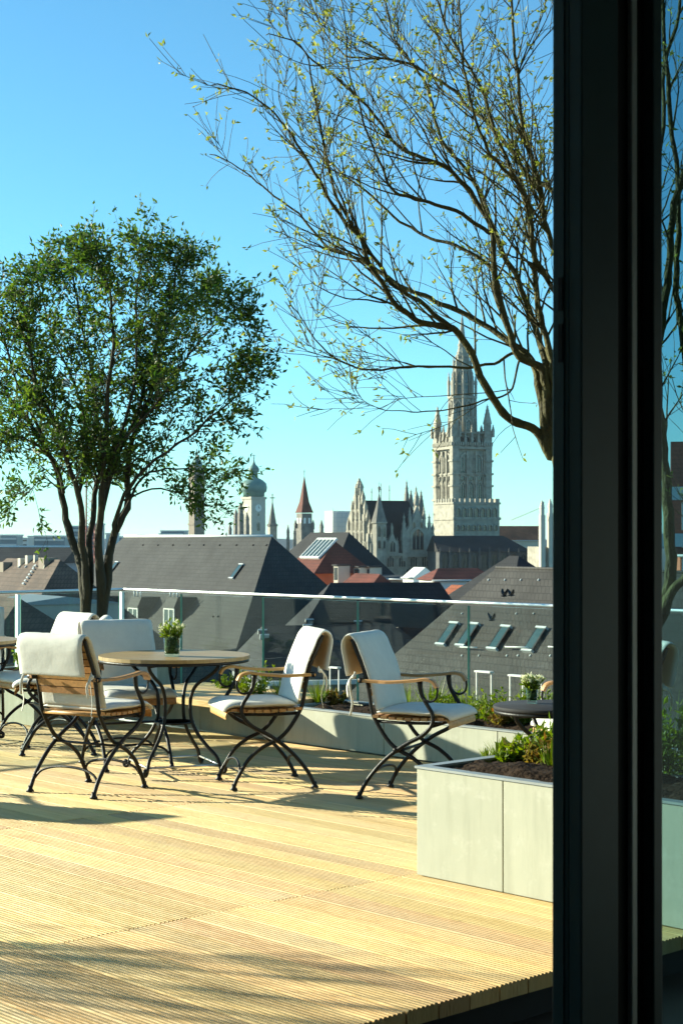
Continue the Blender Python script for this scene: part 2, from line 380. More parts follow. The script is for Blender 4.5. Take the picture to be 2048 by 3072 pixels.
# ---------------------------------------------------------------- planters
def soil_mesh(x0, x1, y0, y1, z, amp, step=0.03, seed=0):
    nx = max(2, int((x1 - x0) / step)); ny = max(2, int((y1 - y0) / step)); m = MB(); vs_ = []; fs = []
    for i in range(nx + 1):
        for j in range(ny + 1):
            x = x0 + (x1 - x0) * i / nx; y = y0 + (y1 - y0) * j / ny
            h = noise.noise(Vector((x * 3 + seed, y * 3, 0))) * amp + noise.noise(Vector((x * 14, y * 14 + seed, 3))) * amp * 0.7
            mound = 0.035 * max(0, math.sin(math.pi * i / nx)) ** .5 * max(0, math.sin(math.pi * j / ny)) ** .6
            vs_.append((x, y, z + h + mound))
    for i in range(nx):
        for j in range(ny):
            q = i * (ny + 1) + j; fs.append((q, q + ny + 1, q + ny + 2, q + 1))
    return m.add(vs_, fs, True)
def planter(label, v0, v1, u0, u1, h, step, z0=0.003):
    root = empty('planter', uv(u0, (v0 + v1) / 2, z0), GROT); tag(root, label, 'planter')
    L = v1 - v0; W = u1 - u0; t = 0.035; n = max(1, round(L / step)); s = L / n
    for k in range(n):
        x0 = -L / 2 + k * s
        MB().box(x0 + 0.0025, x0 + s - 0.0025, 0, t, 0, h - 0.012).build('panel', 'concrete', root, bevel=0.003)
        MB().box(x0 + 0.0025, x0 + s - 0.0025, W - t, W, 0, h - 0.012).build('panel', 'concrete', root, bevel=0.003)
    for x in (-L / 2, L / 2 - t):
        MB().box(x + 0.001, x + t - 0.001, t + 0.002, W - t - 0.002, 0, h - 0.012).build('panel', 'concrete', root, bevel=0.003)
    c = MB(); e = 0.006; k = t + 0.012
    c.box(-L / 2 - e, L / 2 + e, -e, k, h - 0.010, h); c.box(-L / 2 - e, L / 2 + e, W - k, W + e, h - 0.010, h)
    c.box(-L / 2 - e, -L / 2 + k, k, W - k, h - 0.010, h); c.box(L / 2 - k, L / 2 + e, k, W - k, h - 0.010, h)
    c.build('coping', 'coping', root)
    soil_mesh(-L / 2 + t, L / 2 - t, t, W - t, h - 0.022, 0.040, seed=v0).build('soil', 'soil', root)
    MB().box(-L / 2 + t, L / 2 - t, t, W - t, 0.002, h - 0.11).build('liner', 'gasket', root)
    return root
planter('tall pale concrete planter with dark soil beside the door frame in the foreground', -5.03, -3.55, PU0, PU1, 0.466, 0.5)
planter('long low concrete planter full of herbs under the glass railing', -8.94, -3.9, 7.78, 8.38, 0.255, 1.04)
planter('low concrete planter base under the wooden bench deck', -10.9, -8.95, 7.80, 8.38, 0.235, 0.98)
planter('square concrete planter round the foot of the leafy tree at the railing corner', -11.7, -10.95, 7.0, 8.3, 0.40, 0.8)

bench = empty('bench', uv(7.40, -9.78, 0.24), GROT); tag(bench, 'low wooden bench deck of wide boards behind the round table', 'bench')
for k in range(7):
    MB().box(-0.82, 0.82, 0.005 + 0.137 * k, 0.135 + 0.137 * k, 0.0, 0.045).build('plank', 'plank', bench, bevel=0.004)
for x in (-0.8, 0.74): MB().box(x, x + .06, 0.05, 0.9, -0.04, -0.001).build('bearer', 'teak', bench)

# ---------------------------------------------------------------- glass railing
RU = 8.47
def px_u(x, u):                                      # where the sight line of column x meets the line u = const
    k = (x - CX) / F; Y = u / (U.x * k + U.y); return V.x * k * Y + V.y * Y
rail = empty('glass_railing', uv(RU, -8, -0.17), GROT); tag(rail, 'frameless glass railing with bright steel handrail behind the planters', 'railing')
seams = [px_u(x, RU) for x in (372, 545, 790, 1073, 1405)]; vc = seams[0]
while seams[-1] < -2: seams.append(seams[-1] + 1.09)
def pane(parent, x0, x1, y, z0, z1, along='x', t=0.012):
    q = MB(); e = MB()
    if along == 'x':
        q.box(x0 + 0.006, x1 - 0.006, y - t / 2, y + t / 2, z0, z1)
    else:
        q.box(y - t / 2, y + t / 2, x0 + 0.006, x1 - 0.006, z0, z1)
    o = q.build('glass_pane', 'glass', parent); o.data.materials.append(MT['glassedge'])
    for p in o.data.polygons:
        c = p.normal
        ax = abs(c.x) if along == 'x' else abs(c.y)
        if ax > 0.9: p.material_index = 1
    return o
ZR = 0.17
for i in range(len(seams) - 1): pane(rail, seams[i] + 8, seams[i + 1] + 8, 0, 0.12, 1.0 + ZR - 0.02)
hr = MB(); hr.box(vc + 8, seams[-1] + 8, -0.026, 0.026, 1.0 + ZR - 0.010, 1.0 + ZR + 0.012); hr.build('handrail', 'steel', rail, bevel=0.008)
ch = MB(); ch.box(vc + 8, seams[-1] + 8, -0.04, 0.04, 0.0, 0.15); ch.build('base_channel', 'alu', rail)
rail2 = empty('glass_railing', uv(5.5, vc, -0.17), GROT); tag(rail2, 'glass railing with slim posts returning along the left side of the terrace', 'railing')
us = [RU - 5.5 - 0.02]
while us[-1] > -3: us.append(us[-1] - 1.04)
for i in range(len(us) - 1): pane(rail2, us[i + 1] + 0.02, us[i] - 0.02, -0.0, 0.12, 1.0 + ZR - 0.02, along='y')
hr = MB(); hr.box(-0.026, 0.026, us[-1], RU - 5.5 + 0.026, 1.0 + ZR - 0.010, 1.0 + ZR + 0.012); hr.build('handrail', 'steel', rail2, bevel=0.008)
for u in us: MB().box(-0.018, 0.018, u - 0.012, u + 0.012, 0.0, 1.0 + ZR - 0.019).build('post', 'steel', rail2)

# ---------------------------------------------------------------- sliding door in front of the camera
def px_v(x, v):
    k = (x - CX) / F; Y = v / (V.x * k + V.y); return U.x * k * Y + U.y * Y
uB = px_v(1737, VF)
door = empty('sliding_door', uv(uB, VF, -0.17), GROT)
door.rotation_euler = (R(-0.22), 0, GROT)
tag(door, 'dark aluminium sliding glass door whose upright frame stands close to the viewer', 'door')
H = 2.98
def du(x, dv=0.0): return px_v(x, VF + dv) - uB
MB().box(-0.078, -0.034, 0.0, du(1985), 0, H).build('stile', 'frame', door, bevel=0.002)
MB().box(-0.034, 0.0, 0.0, du(1848), 0, H).build('face_plate', 'frame', door, bevel=0.003)
MB().box(-0.0335, -0.030, du(1849), du(1944, -0.03), 0, H).build('gasket', 'gasket', door)
MB().box(-0.030, -0.017, du(1889, -0.017), du(1905, -0.017), 0, H).build('glazing_strip', 'alu', door, bevel=0.002)
MB().box(-0.034, -0.004, du(1958), du(1985), 0, H).build('glazing_bead', 'frame', door, bevel=0.003)
MB().box(-0.060, -0.045, -0.0035, -0.0004, 0, H).build('lock_rail', 'frame', door, label='thin worn strip on the side of the door frame')
for y0, y1 in ((819, 921), (961, 1078)):
    Yd = 3.45; MB().box(-0.058, -0.047, -0.006, -0.0036, zat(y1, Yd) + 0.17, zat(y0, Yd) + 0.17).build('lock_slot', 'gasket', door)
MB().box(-0.062, -0.052, du(1975), du(1985) + 1.6, 0.05, H).build('glass_pane', 'doorglass', door)
MB().box(-0.09, -0.02, du(1985) + 1.6, du(1985) + 1.7, 0, H).build('stile', 'frame', door)

# ================================================================ furniture
LEG_A = [(.256, 0), (.240, .045), (.21, .097), (.165, .165), (.085, .228), (0, .268), (-.062, .322), (-.125, .415), (-.150, .475), (-.168, .578), (-.197, .695), (-.238, .79), (-.270, .868)]
LEG_B = [(-.216, 0), (-.196, .045), (-.165, .097), (-.103, .172), (-.03, .240), (.061, .303), (.150, .350), (.208, .410), (.213, .470), (.180, .526), (.150, .58), (.140, .648)]
def path_at(path, z):
    for (x0, z0), (x1, z1) in zip(path, path[1:]):
        if z0 <= z <= z1: return x0 + (x1 - x0) * (z - z0) / (z1 - z0)
    return path[-1][0]
def ribbon(path, width, thick, nlat=14, wr=0.004, seed=0.0, taper=None, sag=0.0):
    """a padded cloth strip: path in (x, z), laid across y"""
    p = smooth_path([(x, 0, z) for x, z in path], 4); n = len(p); m = MB(); top = []; bot = []
    for i, q in enumerate(p):
        t = (p[min(i + 1, n - 1)] - p[max(i - 1, 0)]).normalized(); nr = Vector((-t.z, 0, t.x))
        endf = min(1.0, (min(i, n - 1 - i) + 0.25) / 1.6)
        w = width * (taper(i / (n - 1)) if taper else 1.0)
        for k in range(nlat + 1):
            s = -1 + 2 * k / nlat; th = thick / 2 * (1 - abs(s) ** 6) ** 0.5 * min(1, endf) + 0.0015
            wv = wr * noise.noise(Vector((s * 2.2 + seed, i * 0.23, seed * 1.7))) + wr * 0.5 * noise.noise(Vector((s * 6 + seed, i * 0.5, 9.1)))
            wv -= sag * (1 - s * s) * math.sin(math.pi * i / (n - 1))
            e = 1 + 0.012 * noise.noise(Vector((i * 0.3, seed, 4.0)))
            base = q + Vector((0, s * w / 2 * e, 0)) + nr * wv
            top.append(base + nr * th); bot.append(base - nr * th)
    N = nlat + 1; fs = []; o = len(top)
    for i in range(n - 1):
        for k in range(nlat):
            a_ = i * N + k
            fs.append((a_, a_ + 1, a_ + N + 1, a_ + N)); fs.append((o + a_, o + a_ + N, o + a_ + N + 1, o + a_ + 1))
        a_ = i * N; fs.append((a_, a_ + N, o + a_ + N, o + a_)); a_ = i * N + nlat; fs.append((a_, o + a_, o + a_ + N, a_ + N))
    for k in range(nlat):
        fs.append((k, o + k, o + k + 1, k + 1)); a_ = (n - 1) * N + k; fs.append((a_, a_ + 1, o + a_ + 1, o + a_))
    return m.add(top + bot, fs, True)

def make_chair():
    root = empty('garden_chair')
    A = smooth_path([(x, 0, z) for x, z in LEG_A], 3); B = smooth_path([(x, 0, z) for x, z in LEG_B], 3)
    for s in (-1, 1):
        ya, yb = s * 0.212, s * 0.236
        MB().tube([Vector((q.x, ya, q.z + 0.012)) for q in A], 0.0118, 8).build('leg', 'iron', root)
        MB().tube([Vector((q.x, yb, q.z + 0.012)) for q in B], [0.0118] * (len(B) - 4) + [0.0125, 0.0135, 0.015, 0.016], 8).build('leg', 'iron', root)
        for x, y in ((.256, ya), (-.216, yb)):
            MB().lathe([(0.023, 0.0), (0.022, 0.008), (0.013, 0.018), (0.0115, 0.035)], 10, (x, y, 0.001)).build('foot', 'iron', root)
        MB().tube([(0.0, ya - s * 0.014, .28), (0.0, yb + s * 0.016, .28)], 0.012, 8).build('pivot', 'iron', root)
        # armrest: a flat bent slat that ends in a thin scroll
        arm = smooth_path([(-.215, 0, .655), (-.05, 0, .650), (.10, 0, .662), (.175, 0, .672), (.222, 0, .660), (.243, 0, .628)], 4)
        m = MB(); vs_ = []; fs = []; n = len(arm)
        for i, q in enumerate(arm):
            t = (arm[min(i + 1, n - 1)] - arm[max(i - 1, 0)]).normalized(); nr = Vector((-t.z, 0, t.x)); w = 0.022 if i > 3 else 0.016
            for yy, tt in ((-w, -.008), (w, -.008), (w, .005), (w * .6, .009), (-w * .6, .009), (-w, .005)): vs_.append(q + Vector((0, s * 0.245 + yy, 0)) + nr * tt)
        for i in range(n - 1):
            for k in range(6): fs.append((i * 6 + k, i * 6 + (k + 1) % 6, i * 6 + 6 + (k + 1) % 6, i * 6 + 6 + k))
        fs += [tuple(range(5, -1, -1)), tuple((n - 1) * 6 + k for k in range(6))]
        m.add(vs_, fs).build('armrest', 'teak', root)
        MB().tube(smooth_path([(.243, s * .245, .632), (.246, s * .245, .60), (.235, s * .245, .568), (.205, s * .245, .552), (.175, s * .245, .560), (.163, s * .238, .578)], 4), 0.0065, 6).build('arm_scroll', 'iron', root)
        MB().tube([(-.19, s * .205, .655), (-.205, s * .262, .655)], 0.015, 8).build('arm_bracket', 'iron', root)
        MB().tube([(-.135, s * .205, .43), (.05, s * .205, .425), (.255, s * .205, .432)], 0.009, 6).build('seat_rail', 'iron', root)
        # ties that hold the cushion
        m = MB(); y = s * 0.235
        m.tube(smooth_path([(-.24, y, .70), (-.245, y + s * .012, .675), (-.265, y + s * .016, .655), (-.262, y + s * .02, .60), (-.25, y + s * .018, .53), (-.262, y + s * .022, .46)], 3), [0.007] * 16, 5, squash=0.35)
        m.tube(smooth_path([(-.235, y, .69), (-.262, y + s * .012, .665), (-.285, y + s * .010, .62), (-.278, y + s * .014, .56)], 3), [0.008] * 10, 5, squash=0.35)
        m.lathe([(0.0, -.014), (.013, -.006), (.013, .006), (0, .014)], 8, (-.245, y + s * .01, .675))
        m.build('tie', 'canvas', root)
    for pts in ([(.222, .075), (.214, .12), (.205, .145)], [(-.178, .075), (-.168, .12), (-.160, .145)]):
        y0 = 0.212 if pts[0][0] > 0 else 0.236
        arch = [(pts[0][0], -y0, pts[0][1]), (pts[1][0], -y0 * .82, pts[1][1]), (pts[2][0], -y0 * .45, pts[2][1]), (pts[2][0] - .004, 0, pts[2][1] + .008)]
        arch += [(x, -y, z) for x, y, z in arch[-2::-1]]
        MB().tube(smooth_path(arch, 4), 0.0075, 6).build('stretcher', 'iron', root)
    MB().tube([(.0, -.236, .268), (.0, .236, .268)], 0.008, 6).build('cross_rod', 'iron', root)
    MB().tube([(.21, -.236, .415), (.21, .236, .415)], 0.008, 6).build('cross_rod', 'iron', root)
    sl = MB().box(-.018, .018, -.224, .224, -.008, .008).mesh('slat'); sl.materials.append(MT['teak'])
    for k in range(9):
        o = bpy.data.objects.new('seat_slat', sl); col.objects.link(o); o.parent = root
        x = -.125 + k * .0475; o.location = (x, 0, .447 + .010 * ((k - 4) / 4) ** 2)
    fr = MB(); fr.add(*(lambda q: (q.v, q.f))(ribbon([(.268, .455), (.292, .448), (.305, .428), (.303, .405)], .45, .016, 4, 0))); fr.build('front_slat', 'teak', root)
    bs = MB().box(-.007, .007, -.207, .207, -.0185, .0185).mesh('back_slat'); bs.materials.append(MT['teak'])
    for k in range(8):
        z = .585 + k * .0415
        o = bpy.data.objects.new('back_slat', bs); col.objects.link(o); o.parent = root
        o.location = (path_at(LEG_A, z) + .002, 0, z); o.rotation_euler = (0, -math.atan2(path_at(LEG_A, z - .03) - path_at(LEG_A, z + .03), .06), 0)
    MB().tube([(-.135, -.212, .452), (-.135, .212, .452)], 0.012, 8).build('back_rail', 'teak', root)
    bow = lambda y: 0
    ribbon([(-.115, .482), (.0, .487), (.14, .484), (.25, .486), (.300, .470), (.314, .448)], .462, .038, 14, .0018, 2.3).build('seat_cushion', 'canvas', root)
    ribbon([(-.113, .492), (-.130, .56), (-.150, .64), (-.178, .73), (-.215, .815), (-.240, .868), (-.262, .896), (-.292, .900), (-.318, .876), (-.322, .83), (-.312, .77), (-.300, .705), (-.293, .675)],
           .478, .017, 16, .0032, 5.1).build('back_cushion', 'canvas', root)
    return root

chair0 = make_chair()
CH = [  # x, y, facing angle, label
    (-1.454, 9.56, 57.6, 'white-cushioned folding garden chair seen from behind, front left of the round table'),
    (-1.36, 10.62, -66, 'garden chair with shaded white cushion facing the viewer behind the round table'),
    (-0.4265, 9.83, 195.7, 'garden chair right of the round table, turned left towards it'),
    (0.39, 9.39, -23, 'garden chair facing right with its back to the round table, beside the concrete planter'),
    (-2.10, 11.75, 218, 'garden chair whose sunlit white backrest shows in front of the left tree trunks'),
    (-1.88, 11.30, 186, 'garden chair mostly hidden, only its rounded top showing behind the round table chair'),
    (-2.80, 12.62, -80, 'garden chair at the left picture edge in front of the side railing'),
    (-3.90, 9.76, 120, 'garden chair well outside the left picture edge that throws a pointed shadow'),
    (1.36, 8.72, 192, 'garden chair half hidden by the door frame beside the small dark table'),
]
for i, (x, y, ang, lab) in enumerate(CH):
    o = chair0 if i == 0 else copy_tree(chair0)
    o.location = (x, y, 0.003); o.rotation_euler = (0, 0, R(ang)); tag(o, lab, 'chair', 'folding iron garden chairs with white cushions')

def make_table(label, loc, rot, rad, h, top, slats=True):
    root = empty('garden_table', loc, rot); tag(root, label, 'table', 'round iron garden tables')
    if slats:
        n = 9; w = 2 * rad / n
        for k in range(n):
            y0 = -rad + k * w + 0.0015; y1 = -rad + (k + 1) * w - 0.0015; pts = []
            N = 10
            for q in range(N + 1):
                y = y0 + (y1 - y0) * q / N; pts.append((math.sqrt(max(0, rad * rad - y * y)), y))
            poly = pts + [(-x, y) for x, y in reversed(pts)]
            M_ = len(poly); m = MB()
            m.add([(x, y, h) for x, y in poly] + [(x, y, h - .022) for x, y in poly], [tuple(range(M_)), tuple(range(2 * M_ - 1, M_ - 1, -1))] + [(i, M_ + i, M_ + (i + 1) % M_, (i + 1) % M_) for i in range(M_)])
            m.build('top_board', top, root)
    else:
        MB().lathe([(0.0, h - .022), (rad - .006, h - .022), (rad, h - .016), (rad, h - .004), (rad - .005, h), (0.0, h)], 48).build('table_top', top, root)
    MB().lathe([(rad - .03, h - .040), (rad - .004, h - .040), (rad - .004, h - .0225), (rad - .03, h - .0225), (rad - .03, h - .040)], 48).build('rim', 'iron', root)
    S = rad / .464
    prof = [(.31, .98), (.295, .93), (.235, .86), (.16, .79), (.122, .70), (.112, .59), (.122, .47), (.165, .35), (.235, .24), (.295, .16), (.318, .09), (.322, .045), (.335, .022), (.352, .022), (.358, .04), (.345, .052), (.334, .042)]
    for k in range(4):
        a_ = math.pi / 2 * k
        pts = [(r_ * S * math.cos(a_), r_ * S * math.sin(a_), z * (h - .03) if z > .06 else z * .7 / .7) for r_, z in prof]
        MB().tube(smooth_path(pts, 4), 0.0115, 7).build('leg', 'iron', root)
    for k in range(4):
        a_ = math.pi / 2 * k; b_ = a_ + math.pi / 2; r_ = .318 * S
        MB().tube([(r_ * math.cos(a_), r_ * math.sin(a_), .062), (r_ * math.cos(b_), r_ * math.sin(b_), .062)], 0.006, 6).build('stretcher', 'steel', root)
    for k in range(2):
        a_ = math.pi / 2 * k; r_ = .31 * S
        MB().tube([(r_ * math.cos(a_), r_ * math.sin(a_), h - .052), (-r_ * math.cos(a_), -r_ * math.sin(a_), h - .052)], 0.010, 6).build('brace', 'iron', root)
    MB().lathe([(.118 * S, .42 * h), (.124 * S, .42 * h), (.124 * S, .435 * h), (.118 * S, .435 * h), (.118 * S, .42 * h)], 24).build('ring', 'iron', root)
    return root
TH = 0.722
make_table('large round teak table with curved black iron legs in the middle of the deck', (-1.03, 10.3, 0.003), R(-24), .464, TH, 'tabletop')
make_table('round teak table cut off by the left picture edge', (-2.76, 11.85, 0.003), R(15), .464, TH, 'tabletop')
make_table('small dark round side table beside the door frame', (1.03, 8.32, 0.003), R(20), .275, .612, 'darktop', False)

# ---------------------------------------------------------------- leaves
def leaf(m, p, d, n, L, W, curl=0.15):
    d = Vector(d).normalized(); s = d.cross(n)
    s = s.normalized() if s.length > 1e-4 else d.orthogonal().normalized(); nn = s.cross(d)
    m.add([p, p + d * L * .45 + s * W * .5 + nn * W * curl, p + d * L - nn * L * curl * .6, p + d * L * .45 - s * W * .5 + nn * W * curl], [(0, 1, 2), (0, 2, 3)])
def rvec(r=rnd):
    while True:
        v = Vector((r.uniform(-1, 1), r.uniform(-1, 1), r.uniform(-1, 1)))
        if 0.05 < v.length < 1: return v.normalized()
def blade(m, p, d, L, W, bend, nseg=3):
    d = Vector(d).normalized(); s = d.cross(Vector((0, 0, 1))); s = s.normalized() if s.length > 1e-3 else Vector((1, 0, 0))
    pts = []; q = Vector(p); dd = d.copy()
    for i in range(nseg + 1):
        w = W * (1 - i / nseg) ** .7 * .5 + .0004; pts += [q - s * w, q + s * w]
        q = q + dd * (L / nseg); dd = (dd + Vector((d.x, d.y, 0)) * bend * .5 - Vector((0, 0, 1)) * bend * .35).normalized()
    m.add(pts, [(2 * i, 2 * i + 1, 2 * i + 3, 2 * i + 2) for i in range(nseg)])
def vase(loc, rad, h, label, flowers, seed, mossy=True):
    r = random.Random(seed); root = empty('vase_of_flowers', loc); tag(root, label, 'vase', 'vases on the tables')
    MB().lathe([(0, 0), (rad * .86, 0), (rad * .9, .004), (rad, h), (rad - .004, h), (rad * .86, .012), (0, .012)], 28, (0, 0, .001)).build('vase', 'vaseglass', root)
    m = MB(); m.lathe([(0, .016), (rad * .80, .016), (rad * .90, h * .5), (rad * .84, h * .86), (rad * .4, h * .95), (0, h * .96)], 20, smooth=True); m.build('moss_filling', 'moss', root)
    st = MB(); lf = MB(); fl = MB()
    for k in range(60):
        a_ = r.uniform(0, 6.28); rr = rad * .7 * math.sqrt(r.random()); p = Vector((rr * math.cos(a_), rr * math.sin(a_), h * .8))
        tilt = r.uniform(.05, .75); d = Vector((math.cos(a_) * tilt, math.sin(a_) * tilt, 1)).normalized(); L = h * r.uniform(.45, 1.05)
        q = p + d * L; st.tube([p, p + d * L * .5 + rvec(r) * .004, q], [.0014, .0012, .0008], 3, False)
        for j in range(5):
            t = r.uniform(.25, 1); leaf(lf, p + d * L * t, (d + rvec(r) * .9), rvec(r), r.uniform(.022, .042), r.uniform(.008, .014))
        if r.random() < flowers:
            for j in range(9): leaf(fl, q + rvec(r) * .006, rvec(r) + d * .6, rvec(r), r.uniform(.014, .024), .008)
    st.build('stems', 'leafgrass', root); lf.build('leaves', 'leafgrass', root); fl.build('flowers', 'petal', root)
vase((-1.032, 10.18, TH + .003), .052, .118, 'glass vase of small white flowers on the large round table', .28, 3)
vase((0.957, 8.40, .615), .030, .075, 'little glass of white blossom on the small dark side table', .95, 4)

# ---------------------------------------------------------------- planter plants
def plant(name, loc, h, spread, n, kind, label, cat, seed, grp):
    r = random.Random(seed); root = empty(name, loc); tag(root, label, cat, grp)
    m = MB(); st = MB()
    if kind == 'grass':
        for k in range(n):
            a_ = r.uniform(0, 6.28); t = r.uniform(.05, .8)
            blade(m, (spread * .3 * math.cos(a_) * r.random(), spread * .3 * math.sin(a_) * r.random(), 0), (math.cos(a_) * t, math.sin(a_) * t, 1), h * r.uniform(.5, 1.1), .008, r.uniform(.1, .5))
    else:
        for k in range(n):
            a_ = r.uniform(0, 6.28); t = r.uniform(.05, 1.0) * spread / h
            p = Vector((spread * .3 * math.cos(a_) * r.random(), spread * .3 * math.sin(a_) * r.random(), -.01)); d = Vector((math.cos(a_) * t, math.sin(a_) * t, 1)).normalized()
            L = h * r.uniform(.5, 1.05); st.tube([p, p + d * L * .5 + rvec(r) * .01, p + d * L], [.003, .002, .001], 3, False)
            for j in range(11):
                q = p + d * L * r.uniform(.2, 1.0); leaf(m, q, rvec(r) + Vector((0, 0, .35)), rvec(r), r.uniform(.025, .055), r.uniform(.012, .024))
    m.build('leaves', 'leafrust' if kind == 'rust' else 'leafgrass', root)
    if st.v: st.build('stems', 'leafgrass', root)
ps = random.Random(21); kinds = ['leafy', 'grass', 'leafy', 'grass', 'leafy', 'rust']
names = {'leafy': 'bushy green herb', 'grass': 'tuft of green grass', 'rust': 'russet leafed herb'}
FARP = [(760, .24, 'leafy', 'just right of the chair turned left'), (690, .15, 'leafy', 'behind the back of the chair turned left'), (845, .16, 'grass', 'between the two chairs right of the table'),
        (955, .16, 'grass', 'behind the backrest of the right-facing chair'), (1215, .20, 'grass', 'behind the right-facing chair, above its armrest'), (1290, .22, 'grass', 'over the armrest scroll of the right-facing chair'),
        (1345, .18, 'leafy', 'under the far armrest of the right-facing chair'), (1395, .20, 'grass', 'inside the first white hoop'), (1425, .13, 'leafy', 'above the front of the right-facing chair seat'), (1465, .22, 'leafy', 'between the two left white hoops'),
        (1500, .15, 'rust', 'at the left rim of the small dark table'), (1545, .22, 'leafy', 'behind the small dark table'), (1600, .22, 'grass', 'behind the blossom glass'), (1650, .24, 'leafy', 'beside the dark door frame'), (1010, .10, 'rust', 'low beside the right-facing chair back')]
for i, (x, h, kd, wh) in enumerate(FARP):
    u = 7.98 + ps.random() * .28; v = px_u(x, u)
    plant('herb_plant', uv(u, v, .235), h * 1.2, h * 1.0, 34 if kd != 'grass' else 90, kd, f'{names[kd]} in the low planter {wh}', 'plant', 100 + i, 'herbs in the low planter')
for i, (x, y, h, kd, wh) in enumerate([(1585, 2290, .11, 'leafy', 'in the middle of the visible soil'), (1640, 2268, .14, 'leafy', 'against the door frame'), (1622, 2300, .10, 'rust', 'between the two green ones'),
        (1490, 2275, .07, 'grass', 'small, near the back corner'), (1530, 2272, .06, 'leafy', 'tiny, at the back edge'), (1460, 2282, .05, 'grass', 'lowest, nearest the planter corner'), (2020, 2330, .30, 'leafy', 'right of the door frame behind the glass'), (1990, 2340, .26, 'leafy', 'seen through the door glass at the frame'), (1560, 2285, .07, 'rust', 'low, left of the middle'), (1655, 2310, .12, 'grass', 'in front at the door frame'), (1510, 2292, .045, 'leafy', 'flat seedling in the open soil')]):
    p = on_z(x, y, .44); plant('herb_plant', p, h * 1.25, h * 1.0, 28 if kd != 'grass' else 60, kd, f'{names[kd]} in the tall planter, {wh}', 'plant', 200 + i, 'herbs in the tall planter')
for i, (u, v, wh) in enumerate([(7.12, -11.15, 'left of the sunlit chair back'), (7.25, -11.45, 'behind the table at the left edge'), (7.9, -11.3, 'at the foot of the left tree')]):
    plant('herb_plant', uv(u, v, .36), .26, .2, 30, 'leafy', f'bright green herb in the square planter {wh}', 'plant', 300 + i, 'herbs in the square planter')

# invented white hoops in place of unidentified pale outlines behind the planter
for i, (x0, x1, yt, wh) in enumerate([(1428, 1472, 2016, 'left of the far door frame group'), (1528, 1566, 2028, 'in the middle, left of the blossom'), (1594, 1622, 2033, 'right of the blossom'), (990, 1016, 2004, 'between the two chairs')]):
    u = 8.2; v0, v1 = px_u(x0, u), px_u(x1, u); p0 = uv(u, v0); z = zat(yt, p0.y)
    h = empty('white_hoop', uv(u, (v0 + v1) / 2, .20), GROT); tag(h, f'invented thin white hoop standing in the low planter, {wh}', 'hoop', 'invented white hoops')
    w = (v1 - v0) / 2; zz = z - .20
    MB().box(-w - .004, -w + .004, -.004, .004, 0, zz).build('leg', 'whitemetal', h); MB().box(w - .004, w + .004, -.004, .004, 0, zz).build('leg', 'whitemetal', h)
    MB().box(-w - .004, w + .004, -.02, .02, zz + .0005, zz + .012).build('top_bar', 'whitemetal', h)

# ================================================================ trees
class Tree:
    def __init__(s, seed, bark, leafm, limb_n=7):
        s.r = random.Random(seed); s.wood = MB(); s.twig = MB(); s.leaf = MB(); s.bark = bark; s.leafm = leafm; s.nodes = []
    def limb(s, pts, r0, r1, n=8, sub=4, wob=0.0):
        p = smooth_path(pts, sub); m = len(p)
        if wob: p = [q + Vector((noise.noise(q * 3.1), noise.noise(q * 3.1 + Vector((9, 0, 0))), noise.noise(q * 3.1 + Vector((0, 9, 0))))) * wob + Vector((noise.noise(q * 13), noise.noise(q * 13 + Vector((9, 0, 0))), noise.noise(q * 13 + Vector((0, 9, 0))))) * wob * .35 if 0 < i < m - 1 else q for i, q in enumerate(p)]
        rad = [r0 + (r1 - r0) * (i / (m - 1)) ** .8 for i in range(m)]
        rad = [q * (1 + .30 * max(0, noise.noise(Vector((i * 1.3, r0 * 100, 1)))) - .06) for i, q in enumerate(rad)]
        s.wood.tube(p, rad, n); return p, rad
    def grow(s, p, d, L, r0, up, level, leafn, leafs, nseg=6, out=None):
        """one branch; returns its points"""
        r = s.r; pts = [Vector(p)]; d = Vector(d).normalized()
        for i in range(nseg):
            d = (d + rvec(r) * .17 + Vector((0, 0, up)) * .12 + (out * .05 if out else Vector((0, 0, 0)))).normalized(); pts.append(pts[-1] + d * (L / nseg))
        rad = [r0 + (max(.0012, r0 * .25) - r0) * i / nseg for i in range(nseg + 1)]
        s.twig.tube(pts, rad, 5 if level == 1 else 3, False); return pts
    def leaves_at(s, p, d, n, size, spread=.02):
        r = s.r
        for k in range(n):
            leaf(s.leaf, p + rvec(r) * spread, Vector(d) * .7 + rvec(r), rvec(r), size * r.uniform(.6, 1.2), size * r.uniform(.3, .45), r.uniform(0, .25))
    def finish(s, name, label, base):
        root = empty(name, base); tag(root, label, 'tree')
        for mb, nm, mt in ((s.wood, 'trunk', s.bark), (s.twig, 'branches', s.bark), (s.leaf, 'crown', s.leafm)):
            mb.v = [(x - base[0], y - base[1], z - base[2]) for x, y, z in mb.v]
            o = mb.build(nm, mt, root)
            if nm == 'crown': o['kind'] = 'stuff'
        return root
def rot_dir(t, ang, r):
    ax = t.cross(rvec(r)); ax = ax.normalized() if ax.length > 1e-3 else Vector((1, 0, 0))
    return Matrix.Rotation(ang, 3, ax) @ t

